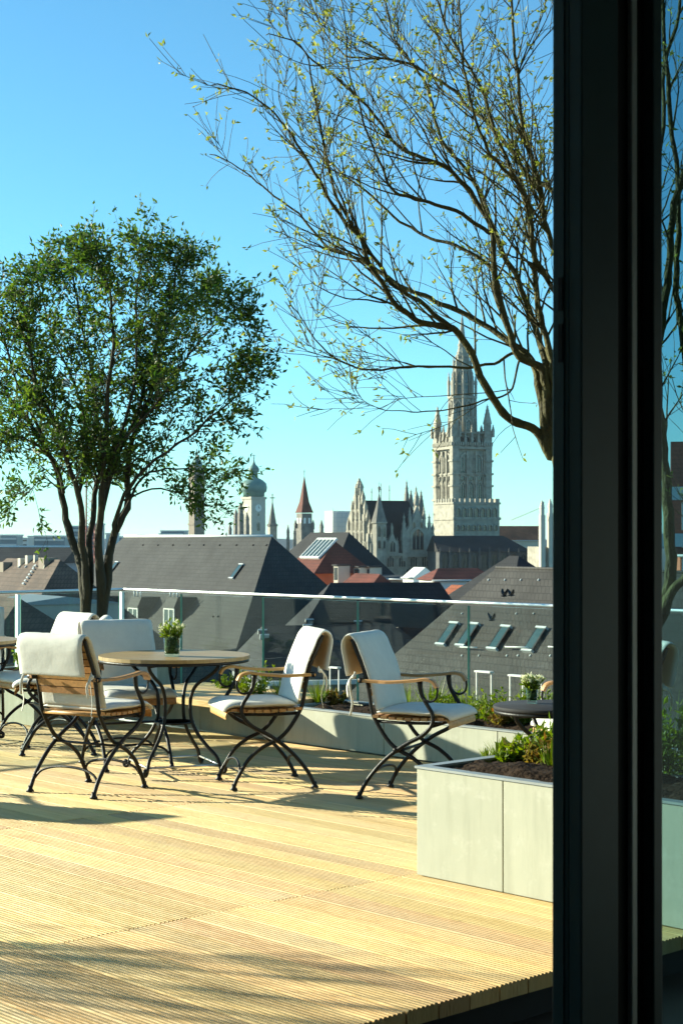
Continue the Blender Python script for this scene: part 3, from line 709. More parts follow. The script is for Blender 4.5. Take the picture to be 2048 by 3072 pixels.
# ---- the bare spring tree by the door, in the tall planter
def px_limb(pts, Y0, Y1): 
    n = len(pts); return [at(x, y, Y0 + (Y1 - Y0) * i / (n - 1)) for i, (x, y) in enumerate(pts)]
T = Tree(5, 'barkgreen', 'leafyoung')
base = uv(5.42, -4.15, .40); YB = base.y; Yb = 7.15
def c4(pts):
    q = [(500 + x / 1.3288, y / 1.3288) for x, y in pts]; return [(x + max(0, 1150 - x) * .17, y) for x, y in q]
s0 = [(1800, 1900), (1712, 1560), (1668, 1370)]
stem = [base] + px_limb(s0, YB + .1, Yb)
limbs = []
p, rd = T.limb(stem, .036, .026, 10, 5); J = p[-1]
def lim(pts, Y0, Y1, r0, r1, first=None):
    w = px_limb(pts, Y0, Y1)
    if first is not None: w = [first] + w
    p_, r_ = T.limb(w, r0 * 1.12, r1 * 1.1, 9, 5, .03); limbs.append((p_, r_)); return p_
lim(c4([(1480, 1710), (1380, 1660), (1290, 1570), (1210, 1430), (1130, 1320), (1080, 1300), (1000, 1290), (930, 1220), (870, 1150), (790, 1050), (740, 940), (640, 840), (570, 750), (500, 660), (400, 540), (330, 450), (200, 370), (40, 340)]), Yb, 6.6, .0195, .0022, J)
k0 = lim(c4([(1512, 1690), (1490, 1580), (1460, 1480), (1430, 1430), (1340, 1360), (1230, 1290), (1120, 1240), (1000, 1180), (880, 1100), (780, 1040), (690, 1010), (600, 980), (480, 880), (350, 780), (200, 690), (30, 615)]), Yb, 7.7, .019, .0022, J)
lim(c4([(1518, 1640), (1500, 1500), (1440, 1440), (1390, 1400), (1340, 1240), (1310, 1120), (1290, 930), (1240, 820), (1190, 740), (1130, 670), (1000, 620), (900, 560), (820, 450), (740, 380), (640, 310), (530, 240), (440, 170), (300, 140)]), Yb, 6.9, .019, .002, J)
lim(c4([(1530, 1620), (1500, 1450), (1470, 1350), (1400, 1150), (1340, 1010), (1290, 860), (1220, 740), (1100, 560), (1050, 400), (980, 240), (920, 130), (850, -40)]), Yb, 7.6, .018, .003, J)
lim(c4([(1545, 1600), (1530, 1480), (1500, 1300), (1480, 1080), (1450, 900), (1380, 680), (1310, 500), (1200, 260), (1100, 80), (1040, -60)]), Yb, 7.0, .018, .003, J)
lim(c4([(1600, 1500), (1640, 1200), (1600, 900), (1530, 740), (1440, 690), (1340, 540), (1220, 450), (1120, 370), (980, 260), (860, 240), (720, 230), (620, 160), (480, -10)]), 7.3, 7.9, .016, .0022, stem[1])
lim(c4([(1620, 1500), (1600, 1200), (1530, 960), (1490, 800), (1430, 560), (1390, 330), (1390, 60), (1380, -100)]), 7.3, 6.8, .016, .004, stem[1])
lim(c4([(1570, 1240), (1530, 1120), (1470, 1000), (1440, 820), (1340, 660), (1260, 560), (1180, 330), (1160, 120), (1170, -60)]), 7.2, 6.6, .013, .003, k0[8])
lim(c4([(1440, 1450), (1380, 1410), (1300, 1440), (1180, 1450), (1000, 1460), (830, 1490), (700, 1450), (600, 1400), (520, 1320), (430, 1230), (405, 1190)]), 7.2, 6.9, .0085, .0016, k0[12])
lim(c4([(1410, 1420), (1370, 1540), (1300, 1570), (1150, 1610), (1000, 1640), (870, 1640), (720, 1610)]), 7.2, 7.0, .006, .0012, k0[14])
lim(c4([(1130, 1320), (1000, 1200), (880, 1110), (800, 1010), (720, 900), (640, 790), (600, 680), (560, 560), (520, 400), (500, 230), (400, 150), (385, 40)]), 7.0, 6.5, .010, .0018)
lim(c4([(1290, 930), (1200, 880), (1080, 830), (980, 800), (910, 760), (860, 660), (790, 540), (740, 400), (700, 250), (690, 90), (640, -40)]), 7.0, 6.5, .009, .0018)
lim(c4([(1390, 1400), (1300, 1090), (1180, 1000), (1050, 960), (950, 900), (820, 790), (700, 720), (600, 640), (480, 560), (400, 480), (370, 330)]), 7.1, 7.5, .009, .0018)
lim(c4([(880, 1190), (760, 1180), (640, 1170), (560, 1150), (520, 1130)]), 7.0, 6.8, .004, .0012)
# stems right of the door frame
lim([(1880, 2050), (1985, 1840), (2003, 1640), (1992, 1480), (1984, 1300), (1978, 1100), (1990, 900), (2020, 700), (2060, 450), (2100, 150)], 7.1, 7.4, .030, .012, base)
lim([(2010, 1770), (2070, 1690), (2120, 1500), (2130, 1100), (2140, 700), (2120, 300)], 7.1, 6.9, .022, .008, at(1985, 1840, 7.12))
lim([(2040, 1000), (2028, 820), (2040, 620), (2015, 400), (2000, 200), (1985, -20)], 7.3, 7.6, .016, .008, at(2060, 1150, 7.2))
lim([(1870, 1900), (1860, 1500), (1840, 1000), (1800, 600), (1760, 200), (1740, -60)], 7.3, 7.8, .024, .008, base)
lim([(1880, 1600), (1900, 1200), (1940, 800), (1960, 500), (2000, 200), (2040, -60)], 7.5, 8.2, .020, .007, at(1868, 1850, 7.3))
r = T.r; cen = Vector((1.15, 7.3, 1.6)); ctr0 = len(limbs)
for li, (p_, r_) in enumerate(limbs):
    n = len(p_); L_all = sum((p_[i + 1] - p_[i]).length for i in range(n - 1))
    cnt = max(4, int(L_all * (9.5 if li not in (3, 4, 5, 6, 7) else 12))) if li < 14 else max(4, int(L_all * 4))
    for k in range(cnt):
        f = r.uniform(.2 if li < 14 else .4, 1.0); i = min(n - 2, int(f * (n - 1))); q = p_[i].lerp(p_[i + 1], r.random())
        if q.z < 1.9 and li < 8 and r.random() < .75: continue
        t = (p_[i + 1] - p_[i]).normalized(); d = rot_dir(t, r.uniform(.35, .95), r); d.z += .25; d.y *= .75
        L = r.uniform(.22, .70) * (1.15 - .75 * f); r0 = min(r_[i] * .55, .0055)
        b = T.grow(q, d, L, r0, .45, 1, 0, 0)
        for j in range(r.randint(4, 8)):
            w = r.uniform(.25, 1); ii = min(len(b) - 2, int(w * (len(b) - 1))); tq = b[ii].lerp(b[ii + 1], r.random()); td = rot_dir((b[ii + 1] - b[ii]).normalized(), r.uniform(.4, 1.0), r); td.z += .15
            tl = r.uniform(.06, .24); tw = T.grow(tq, td, tl, .0017, .2, 2, 0, 0, 3)
            if r.random() < .62: T.leaves_at(tw[-1], td, r.randint(2, 4), .030, .008)
            if r.random() < .25: T.leaves_at(tw[1], td, r.randint(1, 2), .024, .006)
        T.leaves_at(b[-1], b[-1] - b[-2], r.randint(2, 4), .032, .008)
T.finish('bare_spring_tree', 'large multi-stemmed tree with thin bare twigs and young leaves beside the door frame', base)

# ---- the leafy tree at the railing corner
def leafy(seed, base, limbs_px, Y0, dens, label, leafscale=1.0, mirror=None):
    T = Tree(seed, 'bark', 'leafdark'); r = T.r; L_ = []
    for pts, dy, r0, r1 in limbs_px:
        w = [at(300 + (x - 300) * .90, y if y > 1450 else 1450 - (1450 - y) * .86, Y0 + dy * i / (len(pts) - 1)) for i, (x, y) in enumerate(pts)]
        if pts[0][1] > 1820: w = [Vector((w[0].x, w[0].y, base[2]))] + w
        L_.append(T.limb(w, r0, r1, 8, 3, .035))
    for p_, r_ in L_:
        n = len(p_); L_all = sum((p_[i + 1] - p_[i]).length for i in range(n - 1))
        for k in range(int(L_all * dens)):
            f = r.uniform(.38, 1.0); i = min(n - 2, int(f * (n - 1))); q = p_[i].lerp(p_[i + 1], r.random())
            if q.z < 1.75 or (q.x > -1.15 and q.z < 2.0 and r.random() < .75): continue
            t = (p_[i + 1] - p_[i]).normalized(); d = rot_dir(t, r.uniform(.4, 1.15), r); d.z += .15
            L = r.uniform(.22, .58) * (1.2 - .65 * f); b = T.grow(q, d, L, min(.006, r_[i] * .5), .15, 1, 0, 0, 5)
            for j in range(r.randint(5, 9)):
                w = r.uniform(.2, 1); ii = min(len(b) - 2, int(w * (len(b) - 1))); tq = b[ii].lerp(b[ii + 1], r.random()); td = rot_dir((b[ii + 1] - b[ii]).normalized(), r.uniform(.4, 1.1), r)
                tw = T.grow(tq, td, r.uniform(.06, .17), .0018, .0, 2, 0, 0, 2)
                for tp in tw[1:]: T.leaves_at(tp, td, r.randint(2, 4), .056 * leafscale, .030)
    return T.finish('leafy_tree', label, base)
LX = [([(258, 1841), (241, 1730), (225, 1660), (195, 1580), (178, 1497), (160, 1400), (110, 1310), (60, 1220), (0, 1150), (-60, 1060)], .2, .052, .006),
      ([(262, 1841), (248, 1700), (240, 1600), (230, 1480), (200, 1380), (165, 1290), (120, 1180), (80, 1050), (60, 900), (40, 760)], -.5, .040, .005),
      ([(262, 1841), (262, 1700), (270, 1560), (290, 1450), (300, 1350), (290, 1200), (260, 1000), (220, 820), (210, 660)], .6, .036, .005),
      ([(308, 1841), (300, 1700), (305, 1600), (310, 1480), (315, 1380), (330, 1200), (345, 950), (330, 760), (270, 640)], -.3, .048, .005),
      ([(312, 1841), (330, 1700), (355, 1600), (385, 1520), (400, 1400), (430, 1250), (480, 1100), (520, 900), (555, 720), (570, 660)], .3, .048, .005),
      ([(350, 1610), (370, 1500), (420, 1430), (520, 1330), (620, 1270), (700, 1190), (770, 1110), (790, 1060)], -.2, .018, .004),
      ([(360, 1595), (400, 1480), (470, 1410), (560, 1390), (650, 1420), (700, 1440)], .5, .015, .003),
      ([(300, 1600), (330, 1440), (390, 1300), (440, 1150), (500, 950), (590, 800), (650, 790)], .7, .020, .004),
      ([(315, 1480), (360, 1330), (480, 1180), (600, 1010), (680, 900), (750, 860)], -.6, .014, .003),
      ([(180, 1480), (150, 1380), (70, 1300), (20, 1290), (-30, 1330)], -.5, .014, .003),
      ([(175, 1480), (120, 1440), (60, 1480), (30, 1500)], .3, .008, .002),
      ([(230, 1480), (260, 1300), (230, 1120), (150, 950), (110, 780), (130, 690)], .8, .016, .003),
      ([(310, 1500), (380, 1250), (420, 1050), (420, 850), (440, 700), (440, 650)], .1, .016, .003),
      ([(120, 1310), (40, 1150), (0, 1000), (-40, 850), (-30, 780)], -.4, .014, .003),
      ([(370, 1500), (440, 1470), (540, 1480), (600, 1500), (660, 1520)], -.4, .010, .003)]
tb = uv(7.55, -11.3, .36)
leafy(11, Vector((at(285, 1841, 12.9).x, 12.9, .36)), LX, 12.9, 21, 'dense dark-leaved multi-stemmed tree at the left corner of the railing')
# a tree outside the picture on the left; its thin shadows fall across the front of the deck
def offset_tree(base):
    T = Tree(23, 'bark', 'leafdark'); r = T.r
    for k in range(9):
        a_ = k * .75 + r.uniform(-.2, .2); o = Vector((math.cos(a_), math.sin(a_), 0)); h = r.uniform(2.6, 3.4)
        w = [base + o * .02, base + o * .08 + Vector((0, 0, .8)), base + o * r.uniform(.25, .4) + Vector((0, 0, 1.6)), base + o * r.uniform(.5, .9) + Vector((0, 0, h))]
        p_, r_ = T.limb(w, .026, .005, 7, 5, .04)
        for q in range(24):
            f = r.uniform(.45, 1); i = min(len(p_) - 2, int(f * (len(p_) - 1))); d = rot_dir((p_[i + 1] - p_[i]).normalized(), r.uniform(.4, 1.0), r)
            b = T.grow(p_[i], d, r.uniform(.25, .6), .005, .2, 1, 0, 0, 5)
            for j in range(4):
                tw = T.grow(b[r.randint(1, 4)], rot_dir(d, .7, r), .14, .002, .1, 2, 0, 0, 2); T.leaves_at(tw[-1], d, 1, .045, .03)
    return T.finish('leafy_tree', 'slim leafy tree outside the left picture edge that shades the front of the deck', base)
offset_tree(Vector((-5.9, 7.30, .10)))
pl = planter('square concrete planter outside the left picture edge under the slim tree', -9.76, -8.96, .27, 1.0, .34, .8, -.167)

# ================================================================ the city
ZG = -26.0
CA = R(32); CU = Vector((math.cos(CA), math.sin(CA), 0)); CV = Vector((math.sin(CA), -math.cos(CA), 0)); CROT = math.atan2(CV.y, CV.x)
class House:
    """hipped or gabled house; origin under the right (or left) end of the ridge, local x along the ridge, y away from the viewer"""
    def __init__(s, name, label, cat, px, py, Y, length, run, tanp, roof, wall, end='right', hip_r=1.0, hip_l=1.0, rot=None, wall_inset=0.5, cap=None, rback=None):
        P = at(px, py, Y); s.zr = P.z - ZG; s.rot = CROT if rot is None else rot; s.tan = tanp; s.run = run
        s.root = empty(name, (P.x, P.y, ZG), s.rot); tag(s.root, label, cat)
        s.x1 = 0 if end == 'right' else length; s.x0 = s.x1 - length; ze = s.zr - run * tanp; s.ze = ze
        a1 = s.x1 + run * hip_r; a0 = s.x0 - run * hip_l
        m = MB(); t = .25
        m.add([(a0, -run, ze), (a1, -run, ze), (a1, run, ze), (a0, run, ze), (s.x0, 0, s.zr), (s.x1, 0, s.zr)],
              [(0, 1, 5, 4), (1, 2, 5), (2, 3, 4, 5), (3, 0, 4), (3, 2, 1, 0)])
        s.roof = m.build('roof', roof, s.root)
        i = wall_inset
        w = MB(); w.box(a0 + i, a1 - i, -run + i, run - i, 0, ze + (.0 if hip_r else .0)); s.wall = w.build('wall', wall, s.root)
        gt = MB(); gt.tube([(a0, -run - .05, ze - .02), (a1, -run - .05, ze - .02)], .1, 6); gt.build('gutter', 'alu', s.root)
        if cap:
            c = MB(); c.tube([(s.x0, 0, s.zr + .03), (s.x1, 0, s.zr + .03)], cap, 8)
            c.build('ridge_cap', 'whitemetal' if cap > .1 else roof, s.root)
    def face(s, x, y):                               # where a pixel's sight line meets the front slope: local (x, depth down the slope)
        Rm = Matrix.Rotation(-s.rot, 3, 'Z'); o = Rm @ (Vector((0, 0, EYE)) - s.root.location); d = Rm @ ray(x, y)
        # plane: z = zr + y*tan (y negative in front)
        t = (s.zr + s.tan * o.y - o.z) / (d.z - s.tan * d.y); p = o + d * t; return p
    def slope_axes(s):
        n = math.hypot(1, s.tan); return Vector((1, 0, 0)), Vector((0, 1 / n, s.tan / n)), Vector((0, -s.tan / n, 1 / n))
    def skylight(s, x, y, w, l, glass='skypane', frame='alu'):
        p = s.face(x, y); ax, up, nr = s.slope_axes(); part = empty('roof_window', p); part.parent = s.root
        f = MB(); g_ = MB(); t = .055
        for c, a_, b_ in ((-up * (l / 2), ax * (w / 2 + t), up * t), (up * (l / 2), ax * (w / 2 + t), up * t), (-ax * (w / 2), ax * t, up * (l / 2 - t)), (ax * (w / 2), ax * t, up * (l / 2 - t))):
            (f if abs(a_.x) > w / 2 else g_).obox(c + nr * .04, a_, b_, nr * (.15 if abs(a_.x) > w / 2 else .12))
        f.build('frame', frame, part); g_.build('flashing', 'darkslate', part); MB().obox(nr * .10, ax * (w / 2 - t), up * (l / 2 - t), nr * .05).build('pane', glass, part)
    def dormer(s, x, y, w, h, pegs=3):
        p = s.face(x, y); d = empty('dormer', p); d.parent = s.root      # p: foot of the dormer front on the slope
        dep = h / s.tan; H = h + 1.0; dep2 = H / s.tan
        m = MB(); m.add([(-w / 2, 0, -.3), (w / 2, 0, -.3), (w / 2, 0, h), (-w / 2, 0, h), (-w / 2, dep + .3, h + .15), (w / 2, dep + .3, h + .15), (-w / 2, dep + .3, -.3), (w / 2, dep + .3, -.3)],
                        [(0, 1, 2, 3), (1, 7, 5, 2), (0, 3, 4, 6), (3, 2, 5, 4)]); m.build('dormer_body', 'slate', d)
        ro = MB(); ro.add([(-w / 2 - .12, -.15, h), (w / 2 + .12, -.15, h), (w / 2 + .12, dep2, h), (-w / 2 - .12, dep2, h), (-w / 2, .35, H), (w / 2, .35, H), (w / 2, dep2 + .1, H), (-w / 2, dep2 + .1, H)],
                             [(3, 2, 1, 0), (4, 5, 6, 7), (0, 1, 5, 4), (1, 2, 6, 5), (2, 3, 7, 6), (3, 0, 4, 7)]); ro.build('dormer_roof', 'slate', d)
        f = MB(); t = .13
        f.box(-w / 2 - .02, w / 2 + .02, -.07, -.001, 0, t); f.box(-w / 2 - .02, w / 2 + .02, -.07, -.001, h - t, h - .002)
        f.box(-w / 2 - .02, -w / 2 + t, -.07, -.001, t, h - t); f.box(w / 2 - t, w / 2 + .02, -.07, -.001, t, h - t); f.box(-.06, .06, -.06, -.001, t, h - t)
        f.build('window_frame', 'white', d); MB().box(-w / 2 + t, w / 2 - t, -.03, -.0015, t, h - t).build('pane', 'skypane', d)
        for k in range(pegs):
            px_ = -w / 2 + w * (k + .5) / pegs
            MB().tube([(px_, .45, H - .1), (px_, .43, H + .55)], .06, 6).build('vent_pipe', 'whitemetal', d)
    def chimney(s, x, y, w, h, m='plaster', dd=None):
        p = s.face(x, y); c = MB(); c.box(p.x - w / 2, p.x + w / 2, p.y - (dd or w) / 2, p.y + (dd or w) / 2, p.z - 1.0, p.z + h)
        o = c.build('chimney', m, s.root); return o
    def hooks(s, xs, y, sz=.12, m='alu'):
        for x in xs:
            p = s.face(x, y); ax, up, nr = s.slope_axes(); q = MB(); q.obox(p + nr * sz * .6, ax * sz * .5, up * sz * 1.0, nr * sz * .7); q.build('snow_hook', m, s.root)

# ---- big slate roof with dormers, left
h = House('slate_roof_house', 'large house with long grey slate hipped roof, dormers and a black shaded hip', 'house', 815, 1609, 150, 31.5, 17.5, 1.2, 'slate', 'plaster', cap=.14)
for x, y in ((400, 1878), (508, 1882), (292, 1872)): h.dormer(x, y, 2.15, 1.75)
h.skylight(711, 1716, .7, 1.6); h.skylight(340, 1706, .7, 1.6)
h.hooks([430, 475, 520, 568, 612, 660, 710, 760, 800], 1636, .08, 'darkslate'); h.hooks([455, 640, 655], 1850, .07, 'darkslate')
# ---- grey roof with roof windows, right
h = House('slate_roof_house', 'grey tiled roof with a row of roof windows behind the right part of the railing', 'house', 1487, 1704, 85, 24, 10.5, 1.2, 'slate2', 'plaster', end='left', cap=.07)
for x, y in ((1345, 1905), (1405, 1908), (1500, 1917), (1606, 1922), (1720, 1935)): h.skylight(x, y, .66, 1.35)
h.hooks([1465, 1514, 1562, 1615, 1668], 1741, .05, 'alu')
for xs in ((1385, 1436), (1520, 1553, 1590), (1650, 1680)):
    h.hooks(xs, 1968, .045, 'whitemetal'); p0, p1 = h.face(xs[0], 1955), h.face(xs[-1], 1957); ax, up, nr = h.slope_axes()
    MB().tube([p0 + nr * .25 + up * .1, p1 + nr * .25 + up * .1], .035, 5).build('snow_rail', 'whitemetal', h.root)
h.hooks([1385, 1548, 1600], 1842, .045, 'alu')
# ---- dark roof in the courtyard between them
h = House('courtyard_house', 'low dark roofed courtyard house in deep shade behind the middle of the railing', 'house', 1318, 1746, 128, 8.6, 7.5, 1.15, 'darkslate', 'greyplaster', rot=R(14), hip_r=.55)  # slope turned from the sun, its shade also put in the slate colour
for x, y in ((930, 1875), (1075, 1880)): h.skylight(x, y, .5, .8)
cy = House('courtyard_house', 'lower courtyard wing with a pale bar standing for lines reflected in the railing glass', 'house', 1180, 1872, 95, 7.6, 6, .45, 'darkslate', 'greyplaster', hip_l=.2, hip_r=.4, rot=R(14))
MB().box(-8.6, 2.2, -6.3, -6.0, cy.ze - .1, cy.ze + .14).build('parapet', 'whitemetal', cy.root)  # pale bar painted in for a line reflected by the railing glass
cy.skylight(790, 1905, .4, .6); cy.skylight(925, 1890, .4, .6)
# ---- red building with glazed roof
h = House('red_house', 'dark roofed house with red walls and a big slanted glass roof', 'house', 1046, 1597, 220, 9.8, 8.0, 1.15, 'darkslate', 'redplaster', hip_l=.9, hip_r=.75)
h2 = House('red_house', 'bright red walled wing with glazed studio roof in front of the dark roof', 'house', 1003, 1622, 195, 3.9, 4.2, .9, 'deepred', 'redplaster', hip_l=.25, hip_r=.55)
ax, up, nr = h2.slope_axes(); gl = empty('glass_roof', h2.face(957, 1648)); gl.parent = h2.root
f = MB()
for k in range(6): f.obox(nr * .15 + ax * (-2.1 + .84 * k), ax * .06, up * 1.6, nr * .12)
for q in (-1.6, 1.6): f.obox(nr * .15 + up * q, ax * 2.16, up * .12, nr * .13)
f.build('frame', 'whitemetal', gl)
for k in range(5): MB().obox(nr * .12 + ax * (-1.68 + .84 * k), ax * .34, up * 1.5, nr * .05).build('pane', 'skypane', gl)
for x, y, w in ((1007, 1692, .45), (1070, 1697, .6), (1103, 1697, .4)):
    p = at(x, y, 188); q = empty('attic_window', (p.x, p.y, p.z - 2.2), CROT); tag(q, f'small white attic dormer on the red roof, {"left" if x < 1050 else "middle" if x < 1090 else "right"} of three', 'dormer')
    MB().box(-w, w, 0, 1.6, 0, 2.0).build('dormer_body', 'plaster', q); MB().box(-w - .1, w + .1, -.2, 1.7, 2.0, 2.15).build('dormer_roof', 'darkslate', q); MB().box(-w * .7, w * .7, -.05, -.002, .4, 1.8).build('pane', 'pane', q)
# low red roofs in front of the town hall
h = House('red_house', 'low dark red roof with white wall between the slate roofs', 'house', 1430, 1704, 170, 4.2, 2.6, .45, 'deepred', 'white', hip_l=.6, hip_r=.6, wall_inset=.3, rot=R(16))
h = House('red_house', 'small sunlit orange roof between the two grey roofs', 'house', 1436, 1757, 150, 4.2, 5, .8, 'redtile', 'redplaster', hip_l=.3, hip_r=.3)
h = House('red_house', 'dark red roof left of the bright glazed gable, in front of the town hall', 'house', 1140, 1722, 178, 5, 4, .8, 'deepred', 'redplaster', hip_l=.4, hip_r=.4)
h = House('flat_roof_house', 'pale flat topped row below the town hall windows', 'house', 1290, 1728, 185, 9, 3, .12, 'slate', 'plaster', hip_l=0, hip_r=0)
h = House('glass_gable', 'small bright white glazed gable in front of the town hall', 'gable', 1275, 1702, 180, 2.2, 1.6, .7, 'white', 'white', hip_l=0, hip_r=0, wall_inset=.1)
h = House('slate_roof_house', 'small dark hipped roof just above the right grey roof', 'house', 1555, 1668, 130, 1.2, 4.2, .9, 'darkslate', 'greyplaster')
# ---- left edge
h = House('grey_roof_house', 'long low grey roof at the left horizon', 'house', 230, 1641, 260, 30, 7, .35, 'slate', 'greyplaster', hip_l=0, hip_r=0, rot=R(-8), cap=.16)
h = House('brown_roof_house', 'brown tiled roof with chimneys behind the left railing', 'house', 182, 1679, 135, 12, 11, 1.0, 'browntile', 'greyplaster', hip_r=1.0)
for x, y, w, ht in ((68, 1689, .6, .4), (88, 1684, .5, .5), (145, 1684, 1.2, .3), (20, 1700, .9, .4), (108, 1683, .3, .5)): h.chimney(x, y, w, ht, 'brickstone' if w > .8 else 'plaster')
for k in range(7):
    p = h.face(110 - k * 6, 1700 + k * 9); ax, up, nr = h.slope_axes(); MB().obox(p + nr * .1, ax * .16, up * .07, nr * .08).build('roof_step', 'alu', h.root)
h.hooks([60, 80, 104], 1702, .1, 'alu')
h = House('brown_roof_house', 'dark brown lower roof seen through the left railing glass', 'house', 60, 1795, 105, 9, 8, .8, 'browntile', 'greyplaster')
h = House('beige_house', 'beige walled house with flat light roof between the brown and grey roofs', 'house', 200, 1790, 118, 7, 4.5, .12, 'coping', 'plaster', hip_l=0, hip_r=0, wall_inset=.15)
for k in range(4): MB().box(-6.3 + k * 1.7, -5.4 + k * 1.7, -4.40, -4.352, h.ze - 3.2, h.ze - 1.4).build('window', 'pane', h.root)
# ---- far blocks
FB = [(0, 52, 1608, 900, 'farblue', 'low blue-grey office block at the far left edge'), (85, 102, 1612, 850, 'farwhite', 'narrow white block left of the long office'), (102, 196, 1611, 840, 'farblue', 'long blue-grey office block on the left horizon'),
      (210, 262, 1582, 800, 'farblue', 'tall haze-blue block behind the left trunks'), (268, 300, 1575, 810, 'farblue', 'tallest blue block between the tree trunks'), (318, 345, 1604, 830, 'farwhite', 'cream block between the trunks'), (352, 372, 1613, 900, 'farblue', 'small dark block right of the trunks'),
      (478, 482, 1604, 1000, 'farwhite', 'white stair tower of the blue office'), (482, 553, 1595, 1000, 'farblue', 'blue-grey office block left of the brick tower'), (412, 440, 1606, 1400, 'farblue', 'distant low dome-like block on the horizon'), (55, 82, 1616, 1300, 'farwhite', 'faint pale block on the far left horizon')]
for x0, x1, yt, Y, m, lab in FB:
    P = at((x0 + x1) / 2, yt, Y); w = (x1 - x0) / F * Y / 2; z = P.z - ZG
    q = empty('office_block', (P.x, P.y, ZG), R(-6)); tag(q, lab, 'building')
    MB().box(-w, w, 0, w * .7 + 8, 0, z).build('wall', m, q)
    MB().box(-w - .3, w + .3, -.3, w * .7 + 8.3, z + .05, z + .8).build('parapet', 'farwhite', q)
    if w > 3:
        for k in range(3): MB().box(-w * .95, w * .95, -.4, -.02, z - 2.0 - 3.4 * k, z - .9 - 3.4 * k).build('window_band', 'pane' if m == 'farwhite' else 'farwhite', q)
hz = MB(); vs_ = []; fs = []                              # the far edge of town
for k in range(121):
    x = -3000 + k * 50; hh = 24 + 7 * noise.noise(Vector((k * .35, 2, 0))) + 5 * noise.noise(Vector((k * 1.7, 5, 0)))
    vs_ += [(x, 4000, ZG), (x, 4000, ZG + hh), (x, 4300, ZG + hh), (x, 4300, ZG)]
for k in range(120):
    for j in range(3): fs.append((k * 4 + j, k * 4 + j + 1, k * 4 + 5 + j, k * 4 + 4 + j))
hz.add(vs_, fs).build('hills', 'farblue', kind='structure')

# ---- gothic pieces
def gpoly(w, h, peak):
    pts = [(-w / 2, 0), (w / 2, 0), (w / 2, h - peak)]
    for k in range(1, 4): a_ = k / 4; pts.append((w / 2 * (1 - a_ ** 1.6), h - peak + peak * a_))
    pts.append((0, h))
    for k in range(3, 0, -1): a_ = k / 4; pts.append((-w / 2 * (1 - a_ ** 1.6), h - peak + peak * a_))
    pts.append((-w / 2, h - peak)); return pts
def gwin(parent, face, s, z, w, h, stone='stone', mull=1, name='window', prong=.35):
    """pointed window on a wall; face = (origin, along, outward) in the parent's frame, s along, z up"""
    o, al, out = face; al = Vector(al); out = Vector(out); c = Vector(o) + al * s + Vector((0, 0, z))
    def put(m, poly, d0, d1):
        n = len(poly); vs_ = [c + al * x + Vector((0, 0, zz)) + out * d for d in (d1, d0) for x, zz in poly]
        m.add(vs_, [tuple(range(n)), tuple(range(2 * n - 1, n - 1, -1))] + [(k, n + k, n + (k + 1) % n, (k + 1) % n) for k in range(n)])
    m = MB(); t = max(.18, w * .16)
    outer = gpoly(w + 2 * t, h + t * 1.6, h * .33); inner = gpoly(w, h, h * .3); n = len(outer)
    inner = [inner[0], inner[1]] + inner[2:]
    for (o_, i_) in ((outer, inner),):
        vs_ = [c + al * x + Vector((0, 0, zz)) + out * prong for x, zz in o_] + [c + al * x + Vector((0, 0, zz)) + out * prong for x, zz in i_] + [c + al * x + Vector((0, 0, zz)) for x, zz in o_] + [c + al * x + Vector((0, 0, zz)) + out * .03 for x, zz in i_]
        fs = []
        for k in range(n):
            q = (k + 1) % n; fs += [(k, q, n + q, n + k), (2 * n + k, 2 * n + q, q, k), (n + k, n + q, 3 * n + q, 3 * n + k)]
        m.add(vs_, fs)
    for k in range(mull):
        x = -w / 2 + w * (k + 1) / (mull + 1); q = MB(); m.obox(c + al * x + Vector((0, 0, h * .45)) + out * .12, al * .09, out * .1, Vector((0, 0, h * .45)))
    wo = m.build(name, stone, parent)
    q = MB(); put(q, gpoly(w, h, h * .3), .0, .05); q.build('pane', 'pane', wo)
def pinnacle(m, x, y, z, w, h, b=.42):
    m.box(x - w / 2, x + w / 2, y - w / 2, y + w / 2, z, z + h * b); zz = z + h * b
    e = w * .62; m.add([(x - e, y - e, zz), (x + e, y - e, zz), (x + e, y + e, zz), (x - e, y + e, zz), (x, y, z + h)], [(0, 1, 4), (1, 2, 4), (2, 3, 4), (3, 0, 4), (3, 2, 1, 0)])
    for k in (.6, .75, .88):
        s_ = e * (1 - (k - b) / (1 - b)) + .12; m.box(x - s_, x + s_, y - s_, y + s_, z + h * k, z + h * k + h * .02)
def crenel(m, x0, x1, y0, y1, z, h=1.2, step=2.0):
    for a0, a1, c, axis in ((x0, x1, y0, 0), (x0, x1, y1, 0), (y0, y1, x0, 1), (y0, y1, x1, 1)):
        n = max(1, int((a1 - a0) / step)); s_ = (a1 - a0) / n
        for k in range(n):
            p0 = a0 + s_ * k + s_ * .2; p1 = p0 + s_ * .55
            if axis == 0: m.box(p0, p1, c - .25, c + .25, z, z + h)
            else: m.box(c - .25, c + .25, p0, p1, z, z + h)

